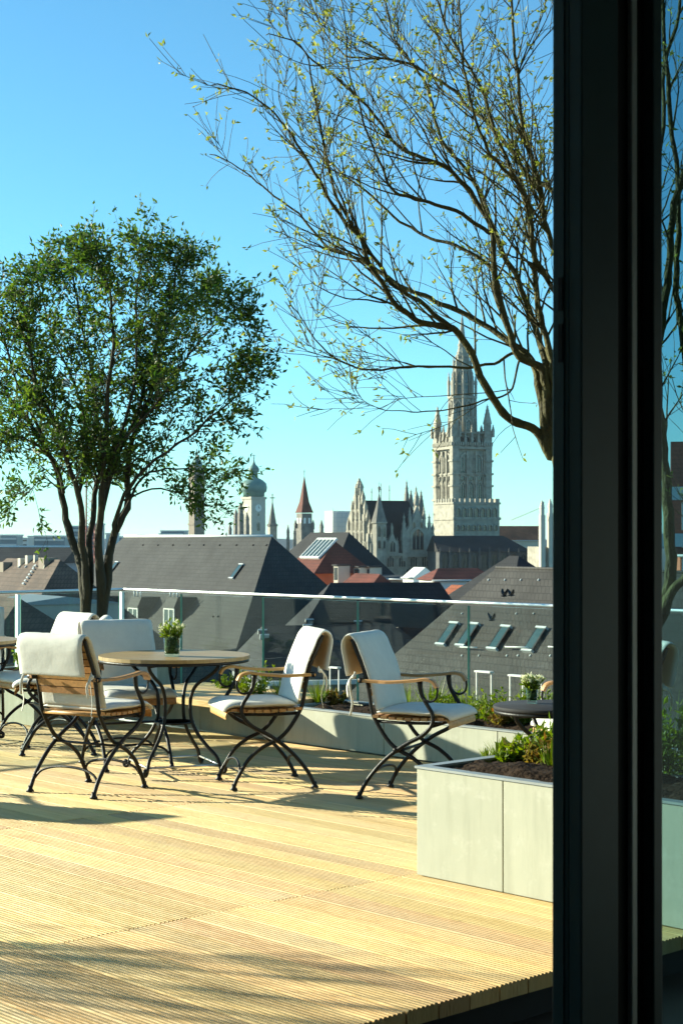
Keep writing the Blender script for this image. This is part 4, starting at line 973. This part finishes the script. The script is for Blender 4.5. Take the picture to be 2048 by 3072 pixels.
# ---- town hall tower
YT = 450.0; GR = R(23)
def zt(y): return zat(y, YT) - ZG
tw = empty('town_hall_tower', (at(1391, 1612, YT).x, YT + 6, ZG), GR); tag(tw, 'tall ornate gothic tower with stone spire, sunlit on its left edge', 'tower')
W = 5.05
def stage(name, w, z0, z1, m='stone'): return MB().box(-w, w, -w, w, z0, z1).build(name, m, tw)
stage('lower_stage', W + .5, 0, zt(1545)); stage('shaft', W, zt(1545), zt(1345)); stage('belfry', W - .5, zt(1345), zt(1300))
led = MB()
for y, e, hh in ((1590, .9, .6), (1545, .9, .6), (1502, .8, .5), (1424, .4, .45), (1347, 1.0, .7), (1300, .4, .5)): led.box(-W - e, W + e, -W - e, W + e, zt(y), zt(y) + hh)
led.build('cornice', 'stone', tw)
cr = MB(); crenel(cr, -W - 1, W + 1, -W - 1, W + 1, zt(1347) + .9, 1.0, .7); cr.build('parapet', 'stone', tw)
sides = [((0, -W, 0), (1, 0, 0), (0, -1, 0)), ((-W, 0, 0), (0, -1, 0), (-1, 0, 0)), ((W, 0, 0), (0, 1, 0), (1, 0, 0))]
for fc in sides:
    for s_ in (-2.6, 0, 2.6):
        gwin(tw, fc, s_, zt(1535), 1.5, zt(1506) - zt(1535)); gwin(tw, fc, s_, zt(1495), 1.3, zt(1446) - zt(1495)); gwin(tw, fc, s_, zt(1440), 1.3, zt(1427) - zt(1440), mull=0)
    for s_ in (-2.0, 2.0): gwin(tw, fc, s_, zt(1415), 2.2, zt(1362) - zt(1415), mull=2)
    bf = ((fc[0][0] * .92, fc[0][1] * .92, 0), fc[1], fc[2])
    for s_ in (-2.8, -.95, .95, 2.8): gwin(tw, bf, s_, zt(1333), 1.2, zt(1308) - zt(1333), mull=0)
    for s_ in (-4, -2.4, -.8, .8, 2.4, 4): gwin(tw, ((fc[0][0] * 1.083, fc[0][1] * 1.083, 0), fc[1], fc[2]), s_, zt(1585), 1.0, 2.2, mull=0)
bt = MB()
for sx in (-1, 1):
    for sy in (-1, 1):
        x, y = sx * W, sy * W
        bt.box(x - .9, x + .9, y - .9, y + .9, 0, zt(1400)); bt.box(x - .95, x + .95, y - .95, y + .95, zt(1400), zt(1290))
        for zz in (1502, 1460, 1424, 1385): bt.box(x - 1.25, x + 1.25, y - 1.25, y + 1.25, zt(zz), zt(zz) + .5)
        pinnacle(bt, x, y, zt(1290), 1.5, zt(1208) - zt(1290), .25)
        for q in (-1.15, 1.15):
            pinnacle(bt, x + q, y - q, zt(1310), .6, 3.6); pinnacle(bt, x + q, y + q, zt(1310), .6, 3.6)
for fc in sides:
    for s_ in (-3.9, -1.3, 1.3, 3.9):
        for z0_, z1_ in ((1590, 1500), (1500, 1430), (1424, 1352)):
            c_ = Vector(fc[0]) + Vector(fc[1]) * s_; o_ = Vector(fc[2]); bt.obox(c_ + o_ * .3 + Vector((0, 0, (zt(z0_) + zt(z1_)) / 2)), Vector(fc[1]) * .22, o_ * .3, Vector((0, 0, (zt(z1_) - zt(z0_)) / 2)))
for s_ in (-4, -2, 0, 2, 4):
    for fc in sides: pinnacle(bt, fc[0][0] * 1.12 + fc[1][0] * s_, fc[0][1] * 1.12 + fc[1][1] * s_, zt(1347), .7, 5.4 if s_ else 7.0, .35)
bt.build('buttresses', 'stone', tw)
oc = MB(); O8 = math.pi / 8
oc.lathe([(3.75, zt(1300)), (3.55, zt(1190))], 8, smooth=False, a0=O8); oc.build('octagon', 'stone', tw)
o2 = MB(); o2.lathe([(2.7, zt(1190)), (2.35, zt(1098))], 8, smooth=False, a0=O8); o2.build('upper_octagon', 'stone', tw)
sp = MB(); sp.lathe([(2.35, zt(1098)), (1.75, zt(1070)), (1.15, zt(1035)), (.72, zt(995)), (.32, zt(950)), (.1, zt(938)), (.35, zt(934)), (.1, zt(930)), (.08, zt(918))], 8, smooth=False, a0=O8); sp.build('spire', 'stone', tw)
rg = MB()
for y, r0 in ((1300, 4.2), (1250, 3.9), (1190, 4.0), (1150, 2.85), (1098, 2.75), (1063, 1.85), (1030, 1.25)): rg.lathe([(r0 - .6, zt(y) - .4), (r0, zt(y) - .1), (r0, zt(y) + .5), (r0 - .7, zt(y) + .5)], 8, smooth=False, a0=O8)
for k in range(8):
    a_ = math.pi / 4 * k + O8; ca, sa = math.cos(a_), math.sin(a_)
    rg.tube([(3.75 * ca, 3.75 * sa, zt(1300)), (3.55 * ca, 3.55 * sa, zt(1188))], .38, 5); pinnacle(rg, 3.7 * ca, 3.7 * sa, zt(1190), .55, 7.5, .5)
    rg.tube([(2.7 * ca, 2.7 * sa, zt(1190)), (2.35 * ca, 2.35 * sa, zt(1096))], .26, 5); pinnacle(rg, 2.4 * ca, 2.4 * sa, zt(1098), .36, 3.6, .3)
    for q in range(7):
        t = q / 7; rr = 2.2 * (1 - t) ** 1.25 + .25; rg.box(rr * ca - .16, rr * ca + .16, rr * sa - .16, rr * sa + .16, zt(1095 - 95 * t), zt(1095 - 95 * t) + .5)
rg.build('gallery', 'stone', tw)
for k in range(8):
    a_ = math.pi / 4 * k; rad = 3.74 * math.cos(O8); out = (math.cos(a_), math.sin(a_), 0); al = (-math.sin(a_), math.cos(a_), 0)
    if math.sin(a_) > .8: continue
    gwin(tw, ((rad * out[0], rad * out[1], 0), al, out), 0, zt(1290), 1.5, zt(1257) - zt(1290)); gwin(tw, ((rad * out[0], rad * out[1], 0), al, out), 0, zt(1245), 1.5, zt(1200) - zt(1245))
    rad = 2.68 * math.cos(O8); gwin(tw, ((rad * out[0], rad * out[1], 0), al, out), 0, zt(1180), 1.1, zt(1108) - zt(1180), mull=0)
# lower gallery block to the right of the tower
gb = empty('town_hall_annex', (at(1497, 1612, 440).x, 440, ZG), GR); tag(gb, 'crenellated stone block joined to the right foot of the gothic tower', 'building')
zb = lambda y: zat(y, 440) - ZG
MB().box(-13.5, 0, 0, 11, 0, zb(1510)).build('wall', 'stone', gb)
q = MB(); crenel(q, -13.5, 0, .1, 10.8, zb(1510), 1.2, 1.5); q.box(-13.8, .3, -.35, 11.2, zb(1560), zb(1560) + .7); q.box(-13.8, .3, -.3, 11.2, zb(1513), zb(1513) + .5); q.build('parapet', 'stone', gb)
for k in range(7): gwin(gb, ((0, 0, 0), (1, 0, 0), (0, -1, 0)), -1.4 - 1.8 * k, zb(1552), 1.0, zb(1524) - zb(1552), mull=0)
for k in range(8): gwin(gb, ((0, 0, 0), (1, 0, 0), (0, -1, 0)), -1.2 - 1.6 * k, zb(1592), .9, zb(1575) - zb(1592), mull=0)
# ---- town hall gabled wing
YH = 400.0; zh = lambda y: zat(y, YH) - ZG
th = empty('town_hall', (at(1122, 1612, YH).x, YH, ZG), GR); tag(th, 'gothic town hall wing with stepped sunlit gable, corner turret and dark steep roof', 'building')
Lh, Dh = 16.8, 16.5; ze, zr_ = zh(1659), zh(1499)
MB().box(0, Lh, 0, Dh, 0, ze).build('wall', 'stone', th)
m = MB(); m.add([(0, -.4, ze), (Lh + .4, -.4, ze), (Lh + .4, Dh + .4, ze), (0, Dh + .4, ze), (0, Dh / 2, zr_), (Lh - 4.0, Dh / 2, zr_)], [(0, 1, 5, 4), (1, 2, 5), (2, 3, 4, 5), (3, 0, 4)]); m.build('roof', 'darkslate', th)
gm = MB(); nst = 6                                     # stepped gable on the left end
for k in range(nst):
    w = Dh / 2 * (1 - k / nst); z1 = ze + (zr_ + 1.2 - ze) * (k + 1) / nst
    gm.box(-.9, .25, Dh / 2 - w, Dh / 2 + w, ze + (zr_ + 1.2 - ze) * k / nst - (ze * .3 if k == 0 else 0), z1)
    for sg in (-1, 1): pinnacle(gm, -.3, Dh / 2 + sg * (w - .4), z1, .8, 3.6)
pinnacle(gm, -.3, Dh / 2, zr_ + 1.2, 1.5, zh(1428) - zr_ - 1.2)
for k in range(7):
    s_ = (k - 3) / 3.4; hh_ = (1 - abs(s_)) * (zr_ + 1 - ze); gm.box(-1.35, -.9, Dh / 2 + s_ * Dh / 2 - .28, Dh / 2 + s_ * Dh / 2 + .28, ze - 7, ze + hh_); pinnacle(gm, -1.1, Dh / 2 + s_ * Dh / 2, ze + hh_, .6, 3.2, .3)
gm.build('stepped_gable', 'stone', th)
gf = ((-.9, Dh / 2, 0), (0, -1, 0), (-1, 0, 0))
for k, n in enumerate((5, 4, 3, 2)):
    for j in range(n): gwin(th, gf, (j - (n - 1) / 2) * 2.5, ze + (zr_ - ze) * k / 5 + .4, 1.3, 2.3)
for k in range(6): gwin(th, ((-.01, Dh / 2, 0), (0, -1, 0), (-1, 0, 0)), -6.5 + 2.6 * k, ze - 4.5, 1.2, 3.2)
tr = MB(); tx, ty = 1.2, -.2
tr.lathe([(1.75, ze - 9), (1.75, zh(1572)), (2.1, zh(1570)), (2.1, zh(1566))], 8, (tx, ty, 0), False); tr.build('turret', 'stone', th)
tr = MB(); tr.lathe([(2.0, zh(1566)), (1.0, zh(1525)), (.25, zh(1490)), (.08, zh(1480)), (.35, zh(1462)), (.06, zh(1458)), (.05, zh(1446))], 8, (tx, ty, 0), False); tr.build('turret_spire', 'stone2', th)
for k in (-3, -2, -1, 0): 
    a_ = math.pi / 4 * k - math.pi / 8 + math.pi / 4; out = (math.cos(a_), math.sin(a_), 0); al = (-math.sin(a_), math.cos(a_), 0); rr = 1.75 * math.cos(O8)
    gwin(th, ((tx + rr * out[0], ty + rr * out[1], 0), al, out), 0, zh(1610), .7, 2.6, mull=0, prong=.15); gwin(th, ((tx + rr * out[0], ty + rr * out[1], 0), al, out), 0, zh(1645), .7, 2.0, mull=0, prong=.15)
dm = MB(); dx = 11.2; wd = 3.4; ztop = zh(1545)         # big dormer gable on the long side
dm.prism([(dx - wd, ze - 1), (dx + wd, ze - 1), (dx + wd, zh(1600)), (dx + 1.2, zh(1560)), (dx, zh(1515)), (dx - 1.2, zh(1560)), (dx - wd, zh(1600))], -.7, .6)
for q in (-wd, wd): pinnacle(dm, dx + q, -.1, ze - 2, 1.1, zh(1535) - ze + 2)
for q in (-1.9, 1.9): pinnacle(dm, dx + q, -.3, zh(1585), .6, 5.5)
pinnacle(dm, dx, -.1, zh(1515), .9, zh(1470) - zh(1515))
for x_ in (4.6, 15.6):
    dm.prism([(x_ - 1.3, ze - .5), (x_ + 1.3, ze - .5), (x_ + 1.3, ze + 2.2), (x_, ze + 5.0), (x_ - 1.3, ze + 2.2)], -.5, .5)
    for q in (-1.4, 1.4): pinnacle(dm, x_ + q, -.1, ze - 1, .6, 5.0)
    pinnacle(dm, x_, 0, ze + 4.8, .5, 2.6)
dm.build('dormer_gable', 'stone', th)
m = MB(); m.add([(dx - wd, .6, ze), (dx + wd, .6, ze), (dx, .6, zh(1548)), (dx, Dh * .42, zh(1548)), (dx - wd, 3, ze), (dx + wd, 3, ze)], [(0, 2, 3, 4), (2, 1, 5, 3)]); m.build('dormer_roof', 'darkslate', th)
gwin(th, ((dx, -.7, 0), (1, 0, 0), (0, -1, 0)), 0, ze + .8, 3.0, 5.0, mull=2)
for q in (-1.0, 1.0): gwin(th, ((dx, -.7, 0), (1, 0, 0), (0, -1, 0)), q, zh(1585), .6, 1.6, mull=0, prong=.15)
ff = ((0, 0, 0), (1, 0, 0), (0, -1, 0)); cs = MB(); cs.box(-.3, Lh + .3, -.55, -.02, ze - .7, ze - .1); cs.box(-.2, Lh + .2, -.4, -.02, ze - 6.4, ze - 5.9); cs.build('cornice', 'stone', th)
for x in (4.2, 7.3, 10.4, 13.5, 15.8): gwin(th, ff, x, zh(1700), 1.7, zh(1668) - zh(1700), mull=2, prong=.25)
for x in (3.4, 9.2, 12.8): gwin(th, ff, x, zh(1725), 1.5, zh(1706) - zh(1725), mull=1, prong=.25)
for x_ in (4.6, 15.6): gwin(th, ((x_, -.5, 0), (1, 0, 0), (0, -1, 0)), 0, ze + .3, 1.3, 2.6, mull=1, prong=.15)
fn = MB()
for x, hh in ((3.0, 3.0), (5.5, 4.2), (7.8, 3.8), (12.4, 3.0)): fn.tube([(x, Dh / 2, zr_ - .2), (x, Dh / 2, zr_ + hh)], .09, 4); fn.lathe([(0, .0), (.25, .25), (0, .5)], 6, (x, Dh / 2, zr_ + hh * .6))
fn.build('roof_finials', 'stone2', th)
rb = MB()
for x, hh in ((Lh - 3.4, 5.6), (Lh - 2.2, 3.2), (Lh - .8, 4.0), (Lh + .6, 3.0)): pinnacle(rb, x, Dh / 2 + 2, zr_ - 4.5, .9, hh + 4.5)
rb.build('pinnacles', 'stone2', th)
# ---- dark side wing right of it
sw = empty('town_hall_wing', (at(1316, 1612, 390).x, 390, ZG), R(8)); tag(sw, 'long shaded town hall wing with nearly black roof right of the gable', 'building')
zs = lambda y: zat(y, 390) - ZG; Ls = 20.5
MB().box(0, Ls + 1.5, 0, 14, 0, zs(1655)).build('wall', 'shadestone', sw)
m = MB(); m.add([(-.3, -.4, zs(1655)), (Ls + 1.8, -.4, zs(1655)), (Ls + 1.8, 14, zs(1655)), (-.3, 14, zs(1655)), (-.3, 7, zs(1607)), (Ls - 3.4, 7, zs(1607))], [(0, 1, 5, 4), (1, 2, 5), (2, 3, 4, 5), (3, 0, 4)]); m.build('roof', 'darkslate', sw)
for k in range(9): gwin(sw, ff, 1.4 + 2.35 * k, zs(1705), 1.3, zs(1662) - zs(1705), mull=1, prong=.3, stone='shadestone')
for k in range(10):
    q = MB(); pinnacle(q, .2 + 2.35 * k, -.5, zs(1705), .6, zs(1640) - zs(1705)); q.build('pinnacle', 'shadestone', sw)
# ---- white scaffold building left of the town hall, red roof and pale tower at the far right
q = empty('scaffolded_house', (at(1022, 1612, 430).x, 430, ZG), R(15)); tag(q, 'bright white scaffolded block just left of the town hall gable', 'building'); zq = lambda y: zat(y, 430) - ZG
MB().box(-2.2, 2.6, 0, 8, 0, zq(1533)).build('wall', 'white', q); m = MB()
for k in range(5): m.tube([(-2.3 + 1.2 * k, -.6, zq(1610)), (-2.3 + 1.2 * k, -.6, zq(1525 + 3 * k))], .07, 4)
for k in range(6): m.tube([(-2.4, -.6, zq(1605 - 13 * k)), (2.8, -.6, zq(1605 - 13 * k))], .06, 4)
m.build('scaffolding', 'alu', q)
h = House('red_roof_hall', 'long low red tiled roof right of the gothic tower', 'house', 1625, 1578, 520, 20, 5, .9, 'redtile', 'plaster', hip_l=0, hip_r=0, rot=R(6))
q = empty('pale_tower', (at(1640, 1612, 380).x, 380, ZG), R(20)); tag(q, 'pair of pale buttressed turrets at the door frame on the right', 'tower'); zq = lambda y: zat(y, 380) - ZG
m = MB()
for x, yt in ((-1.3, 1545), (.8, 1540), (2.6, 1552)): m.box(x - .55, x + .55, -.55, .55, 0, zq(yt)); pinnacle(m, x, 0, zq(yt), .8, 3.5)
m.build('turret', 'plaster', q); MB().box(-1, 4, .6, 8, 0, zq(1640)).build('wall', 'stone', q)
m = MB(); m.tube([(0, 2, zq(1590)), (0, 2, zq(1505))], .22, 5); m.tube([(0, 2, zq(1520)), (-7, 4, zq(1560))], .06, 4); m.build('mast', 'stone2', q)
# ---- other towers of the old town
def zy(Y): return lambda y: zat(y, Y) - ZG
Y = 600; z = zy(Y); q = empty('brick_tower', (at(590, 1612, Y).x, Y, ZG), R(34)); tag(q, 'plain tall brown brick tower between tree crown and domed tower', 'tower')
MB().box(-2.1, 2.1, -2.1, 2.1, 0, z(1405)).build('shaft', 'brickstone', q); m = MB()
for y in (1575, 1500, 1440, 1405): m.box(-2.35, 2.35, -2.35, 2.35, z(y), z(y) + .6)
m.build('cornice', 'brickstone', q); MB().lathe([(2.2, z(1404) + .6), (2.3, z(1392)), (1.2, z(1378)), (.5, z(1370)), (.1, z(1345))], 8, smooth=False).build('cap', 'copper', q)
for y in (1560, 1480, 1425): gwin(q, ((0, -2.1, 0), (1, 0, 0), (0, -1, 0)), 0, z(y), .7, 2.5, 'brickstone', 0, prong=.15)
Y = 620; z = zy(Y); q = empty('domed_tower', (at(760, 1612, Y).x, Y + 3, ZG), R(36)); tag(q, 'clock tower with green copper onion dome and lantern', 'tower'); w = 3.15
MB().box(-w, w, -w, w, 0, z(1497)).build('shaft', 'plaster', q); MB().box(-w - .35, w + .35, -w - .35, w + .35, z(1497), z(1490)).build('cornice', 'plaster', q)
MB().lathe([(4.1, z(1489)), (4.1, z(1478)), (4.8, z(1474)), (5.05, z(1462)), (4.75, z(1450)), (3.6, z(1441)), (2.2, z(1435)), (1.6, z(1433)), (1.5, z(1416)), (2.0, z(1414)), (2.1, z(1408)), (1.7, z(1400)), (.8, z(1393)), (.35, z(1385)), (.15, z(1376))], 16).build('dome', 'copper', q)
m = MB(); m.tube([(0, 0, z(1380)), (0, 0, z(1362))], .13, 4); m.lathe([(0, 0), (.4, .4), (0, .8)], 8, (0, 0, z(1376))); m.box(-.7, .7, -.1, .1, z(1367), z(1367) + .25); m.build('cross', 'copper', q)
for fc in (((0, -w, 0), (1, 0, 0), (0, -1, 0)), ((-w, 0, 0), (0, -1, 0), (-1, 0, 0))):
    ck = MB(); out = Vector(fc[2]); al = Vector(fc[1]); c = Vector(fc[0]) + Vector((0, 0, z(1524)))
    ck.add([c + out * .12 + (al * math.cos(k * math.pi / 10) + Vector((0, 0, 1)) * math.sin(k * math.pi / 10)) * 1.35 for k in range(20)] + [c + (al * math.cos(k * math.pi / 10) + Vector((0, 0, 1)) * math.sin(k * math.pi / 10)) * 1.35 for k in range(20)],
           [tuple(range(20))] + [(20 + k, 20 + (k + 1) % 20, (k + 1) % 20, k) for k in range(20)]); ck = ck.build('clock_face', 'white', q)
    hd = MB(); hd.obox(c + out * .17 + Vector((0, 0, .45)), al * .09, out * .03, Vector((0, 0, .5))); hd.obox(c + out * .17 + al * .3, al * .4, out * .03, Vector((0, 0, .09))); hd.build('clock_hand', 'pane', ck)
    gwin(q, fc, 0, z(1548), .8, 1.2, 'plaster', 0, prong=.1); gwin(q, fc, 0, z(1592), 1.3, 3.2, 'plaster', 0, prong=.1)
Y = 500; z = zy(Y); q = empty('cross_spire', (at(817, 1612, Y).x, Y, ZG), R(20)); tag(q, 'slender stone spire with a cross between dome and red spire', 'spire')
MB().box(-1.1, 1.1, -1.1, 1.1, 0, z(1577)).build('shaft', 'stone', q); MB().lathe([(1.7, z(1579)), (1.7, z(1573)), (1.25, z(1571)), (.25, z(1512)), (.12, z(1505))], 8, smooth=False).build('spire', 'stone2', q)
MB().box(-.12, .12, -.12, .12, z(1505), z(1481)).box(-.75, .75, -.1, .1, z(1495), z(1495) + .28).build('cross', 'stone2', q)
Y = 560; z = zy(Y); q = empty('red_spire_tower', (at(912, 1612, Y).x, Y + 2.5, ZG), R(30)); tag(q, 'small square tower with steep pointed red tiled spire', 'tower'); w = 1.9
MB().box(-w, w, -w, w, 0, z(1540)).build('shaft', 'stone2', q); m = MB(); e = w + .35
m.add([(-e, -e, z(1538)), (e, -e, z(1538)), (e, e, z(1538)), (-e, e, z(1538)), (-1.2, -1.2, z(1505)), (1.2, -1.2, z(1505)), (1.2, 1.2, z(1505)), (-1.2, 1.2, z(1505)), (0, 0, z(1424))],
      [(0, 1, 5, 4), (1, 2, 6, 5), (2, 3, 7, 6), (3, 0, 4, 7), (4, 5, 8), (5, 6, 8), (6, 7, 8), (7, 4, 8), (3, 2, 1, 0)]); m.build('spire', 'deepred', q)
m = MB(); m.tube([(0, 0, z(1426)), (0, 0, z(1408))], .11, 4); m.lathe([(0, 0), (.3, .3), (0, .6)], 6, (0, 0, z(1417))); m.build('finial', 'stone2', q)
for fc in (((0, -w, 0), (1, 0, 0), (0, -1, 0)), ((-w, 0, 0), (0, -1, 0), (-1, 0, 0))):
    for s_ in (-.9, .9):
        wo = MB(); out = Vector(fc[2]); al = Vector(fc[1]); c = Vector(fc[0]) + al * s_ + Vector((0, 0, z(1562))); wo.obox(c + out * .06, al * .45, out * .05, Vector((0, 0, .95))); wo.build('louvre', 'white', q)
m = MB(); m.box(-2.4, 2.4, -2.4, 2.4, 0, z(1585))
for sx in (-1, 1):
    for sy in (-1, 1): pinnacle(m, sx * 2.2, sy * 2.2, z(1588), .7, 3.4)
m.build('base', 'stone2', q)
for i, (x, yt, Y, wd_, lab) in enumerate([(690, 1568, 560, .9, 'thin dark pinnacle left of the domed tower'), (708, 1525, 540, 1.1, 'taller slim pinnacle beside the domed tower'), (722, 1505, 530, 1.3, 'stone pinnacle with scaffolding against the domed tower'), (741, 1535, 520, 1.0, 'small pinnacle in front of the domed tower'),
                                           (864, 1572, 500, .6, 'tiny pinnacle left of the red spire'), (884, 1576, 500, .6, 'tiny pinnacle touching the red spire tower'), (964, 1558, 520, .9, 'little dark spire right of the red spire')]):
    q = empty('pinnacle_turret', (at(x, 1612, Y).x, Y, ZG), R(30)); tag(q, lab, 'pinnacle'); zz = zat(yt, Y) - ZG
    m = MB(); m.box(-wd_ * .6, wd_ * .6, -wd_ * .6, wd_ * .6, 0, zz - 4); m.build('shaft', 'stone2', q); m = MB(); pinnacle(m, 0, 0, zz - 4.5, wd_, 4.5); m.build('spirelet', 'stone2', q)
# ---- crane mast behind the left tree
Y = 320; q = empty('tower_crane', (at(272, 1612, Y).x, Y, ZG), R(12)); tag(q, 'pale red lattice crane mast behind the left tree', 'crane'); z = zy(Y); m = MB(); zt0, zt1 = 0, z(1150)
for sx in (-.8, .8):
    for sy in (-.8, .8): m.box(sx - .1, sx + .1, sy - .1, sy + .1, 0, zt1)
k = 0; zz = 0.0
while zz < zt1 - 1.6:
    for a_, b_ in (((-.8, -.8), (.8, -.8)), ((.8, -.8), (.8, .8)), ((.8, .8), (-.8, .8)), ((-.8, .8), (-.8, -.8))):
        m.tube([(a_[0], a_[1], zz), (b_[0], b_[1], zz + 1.6)], .055, 3, False)
    zz += 1.6
m.build('mast', 'crane', q); m = MB()
for y_, z_ in ((-.5, 0), (.5, 0), (0, 1.0)): m.tube([(-6, y_, zt1 + z_ + .6), (14, y_, zt1 + z_ + .6)], .09, 4)
for k in range(20): m.tube([(-6 + k, -.5, zt1 + .6), (-5.5 + k, 0, zt1 + 1.6), (-5 + k, .5, zt1 + .6)], .05, 3, False)
m.build('jib', 'crane', q); MB().box(-6.5, -4, -.6, .6, zt1 - .8, zt1 + .5).build('counterweight', 'plaster', q); MB().box(-.9, .9, -1.0, .9, zt1 - 2.2, zt1 + .5).build('cab', 'white', q)
# ---- building seen through the door glass on the far right
h = House('gabled_house', 'red roofed house with pale cornices seen through the door glass', 'house', 2010, 1325, 120, 14, 6.5, 1.25, 'deepred', 'redplaster', end='left', rot=R(-10), hip_l=.0, hip_r=0)
for y in (1500, 1640): 
    zc = zat(y, 114) - ZG; MB().box(-1, 15, -6.25, -5.9, zc, zc + .9).build('cornice', 'white', h.root)
for k in range(5):
    for y in (1590, 1720): zc = zat(y, 114) - ZG; MB().box(k * 2.6 + .6, k * 2.6 + 1.9, -6.08, -5.95, zc, zc + 1.9).build('window', 'white', h.root)
# ---- birds
def bird(p, ang, up, label, s=1.0):
    q = empty('bird', p, ang); tag(q, label, 'bird', 'dark birds flying over the right roof'); q.scale = (s, s, s)
    MB().tube([(.17, 0, .0), (.14, 0, .005), (.09, 0, .0), (.0, 0, -.01), (-.09, 0, 0), (-.14, 0, .0)], [.006, .022, .030, .042, .028, .012], 8).build('body', 'bird', q)
    m = MB(); m.add([(-.12, -.012, 0), (-.12, .012, 0), (-.24, .045, .01), (-.24, -.045, .01)], [(0, 1, 2, 3)]); m.add([(-.12, -.012, .006), (-.12, .012, .006), (-.24, .045, .014), (-.24, -.045, .014)], [(3, 2, 1, 0)]); m.build('tail', 'bird', q)
    for sg in (-1, 1):
        m = MB(); ins = [(.07, sg * .02, .01), (-.06, sg * .02, .01)]; mid = [(.09, sg * .15, .02 + up * .10), (-.07, sg * .14, .02 + up * .09)]; tip = [(.0, sg * .27, .02 + up * .24), (-.06, sg * .25, .02 + up * .22)]
        vs_ = ins + mid + tip; vs_ += [(x, y, z + .006) for x, y, z in vs_]; m.add(vs_, [(0, 2, 3, 1), (2, 4, 5, 3), (6, 7, 9, 8), (8, 9, 11, 10), (0, 6, 8, 2), (2, 8, 10, 4), (4, 10, 11, 5), (5, 11, 9, 3), (3, 9, 7, 1)]); m.build('wing', 'bird', q)
bird(at(1512, 1788, 52), R(200), 1.2, 'left one of the two dark birds flying close together above the handrail', .75)
bird(at(1532, 1786, 52), R(20), 1.0, 'right one of the two dark birds flying close together above the handrail', .75)
bird(at(1474, 1860, 50), R(25), 1.1, 'single dark bird flying below the handrail line', .75)

# ---------------------------------------------------------------- thin spring haze over the town
hm = bpy.data.materials.new('thin_air'); hm.use_nodes = True; hn = hm.node_tree.nodes; hn.remove(hn['Principled BSDF'])
pv = hn.new('ShaderNodeVolumePrincipled'); pv.inputs['Color'].default_value = (0.86, 0.95, 1.0, 1); pv.inputs['Density'].default_value = 0.00005; pv.inputs['Anisotropy'].default_value = 0.2
hm.node_tree.links.new(pv.outputs[0], hn['Material Output'].inputs['Volume'])
hb_ = MB(); hb_.box(-9100, 9100, -2100, 16100, -28.0, 75.0); hb_.build('haze', hm, kind='stuff', label='thin pale spring haze over the town')
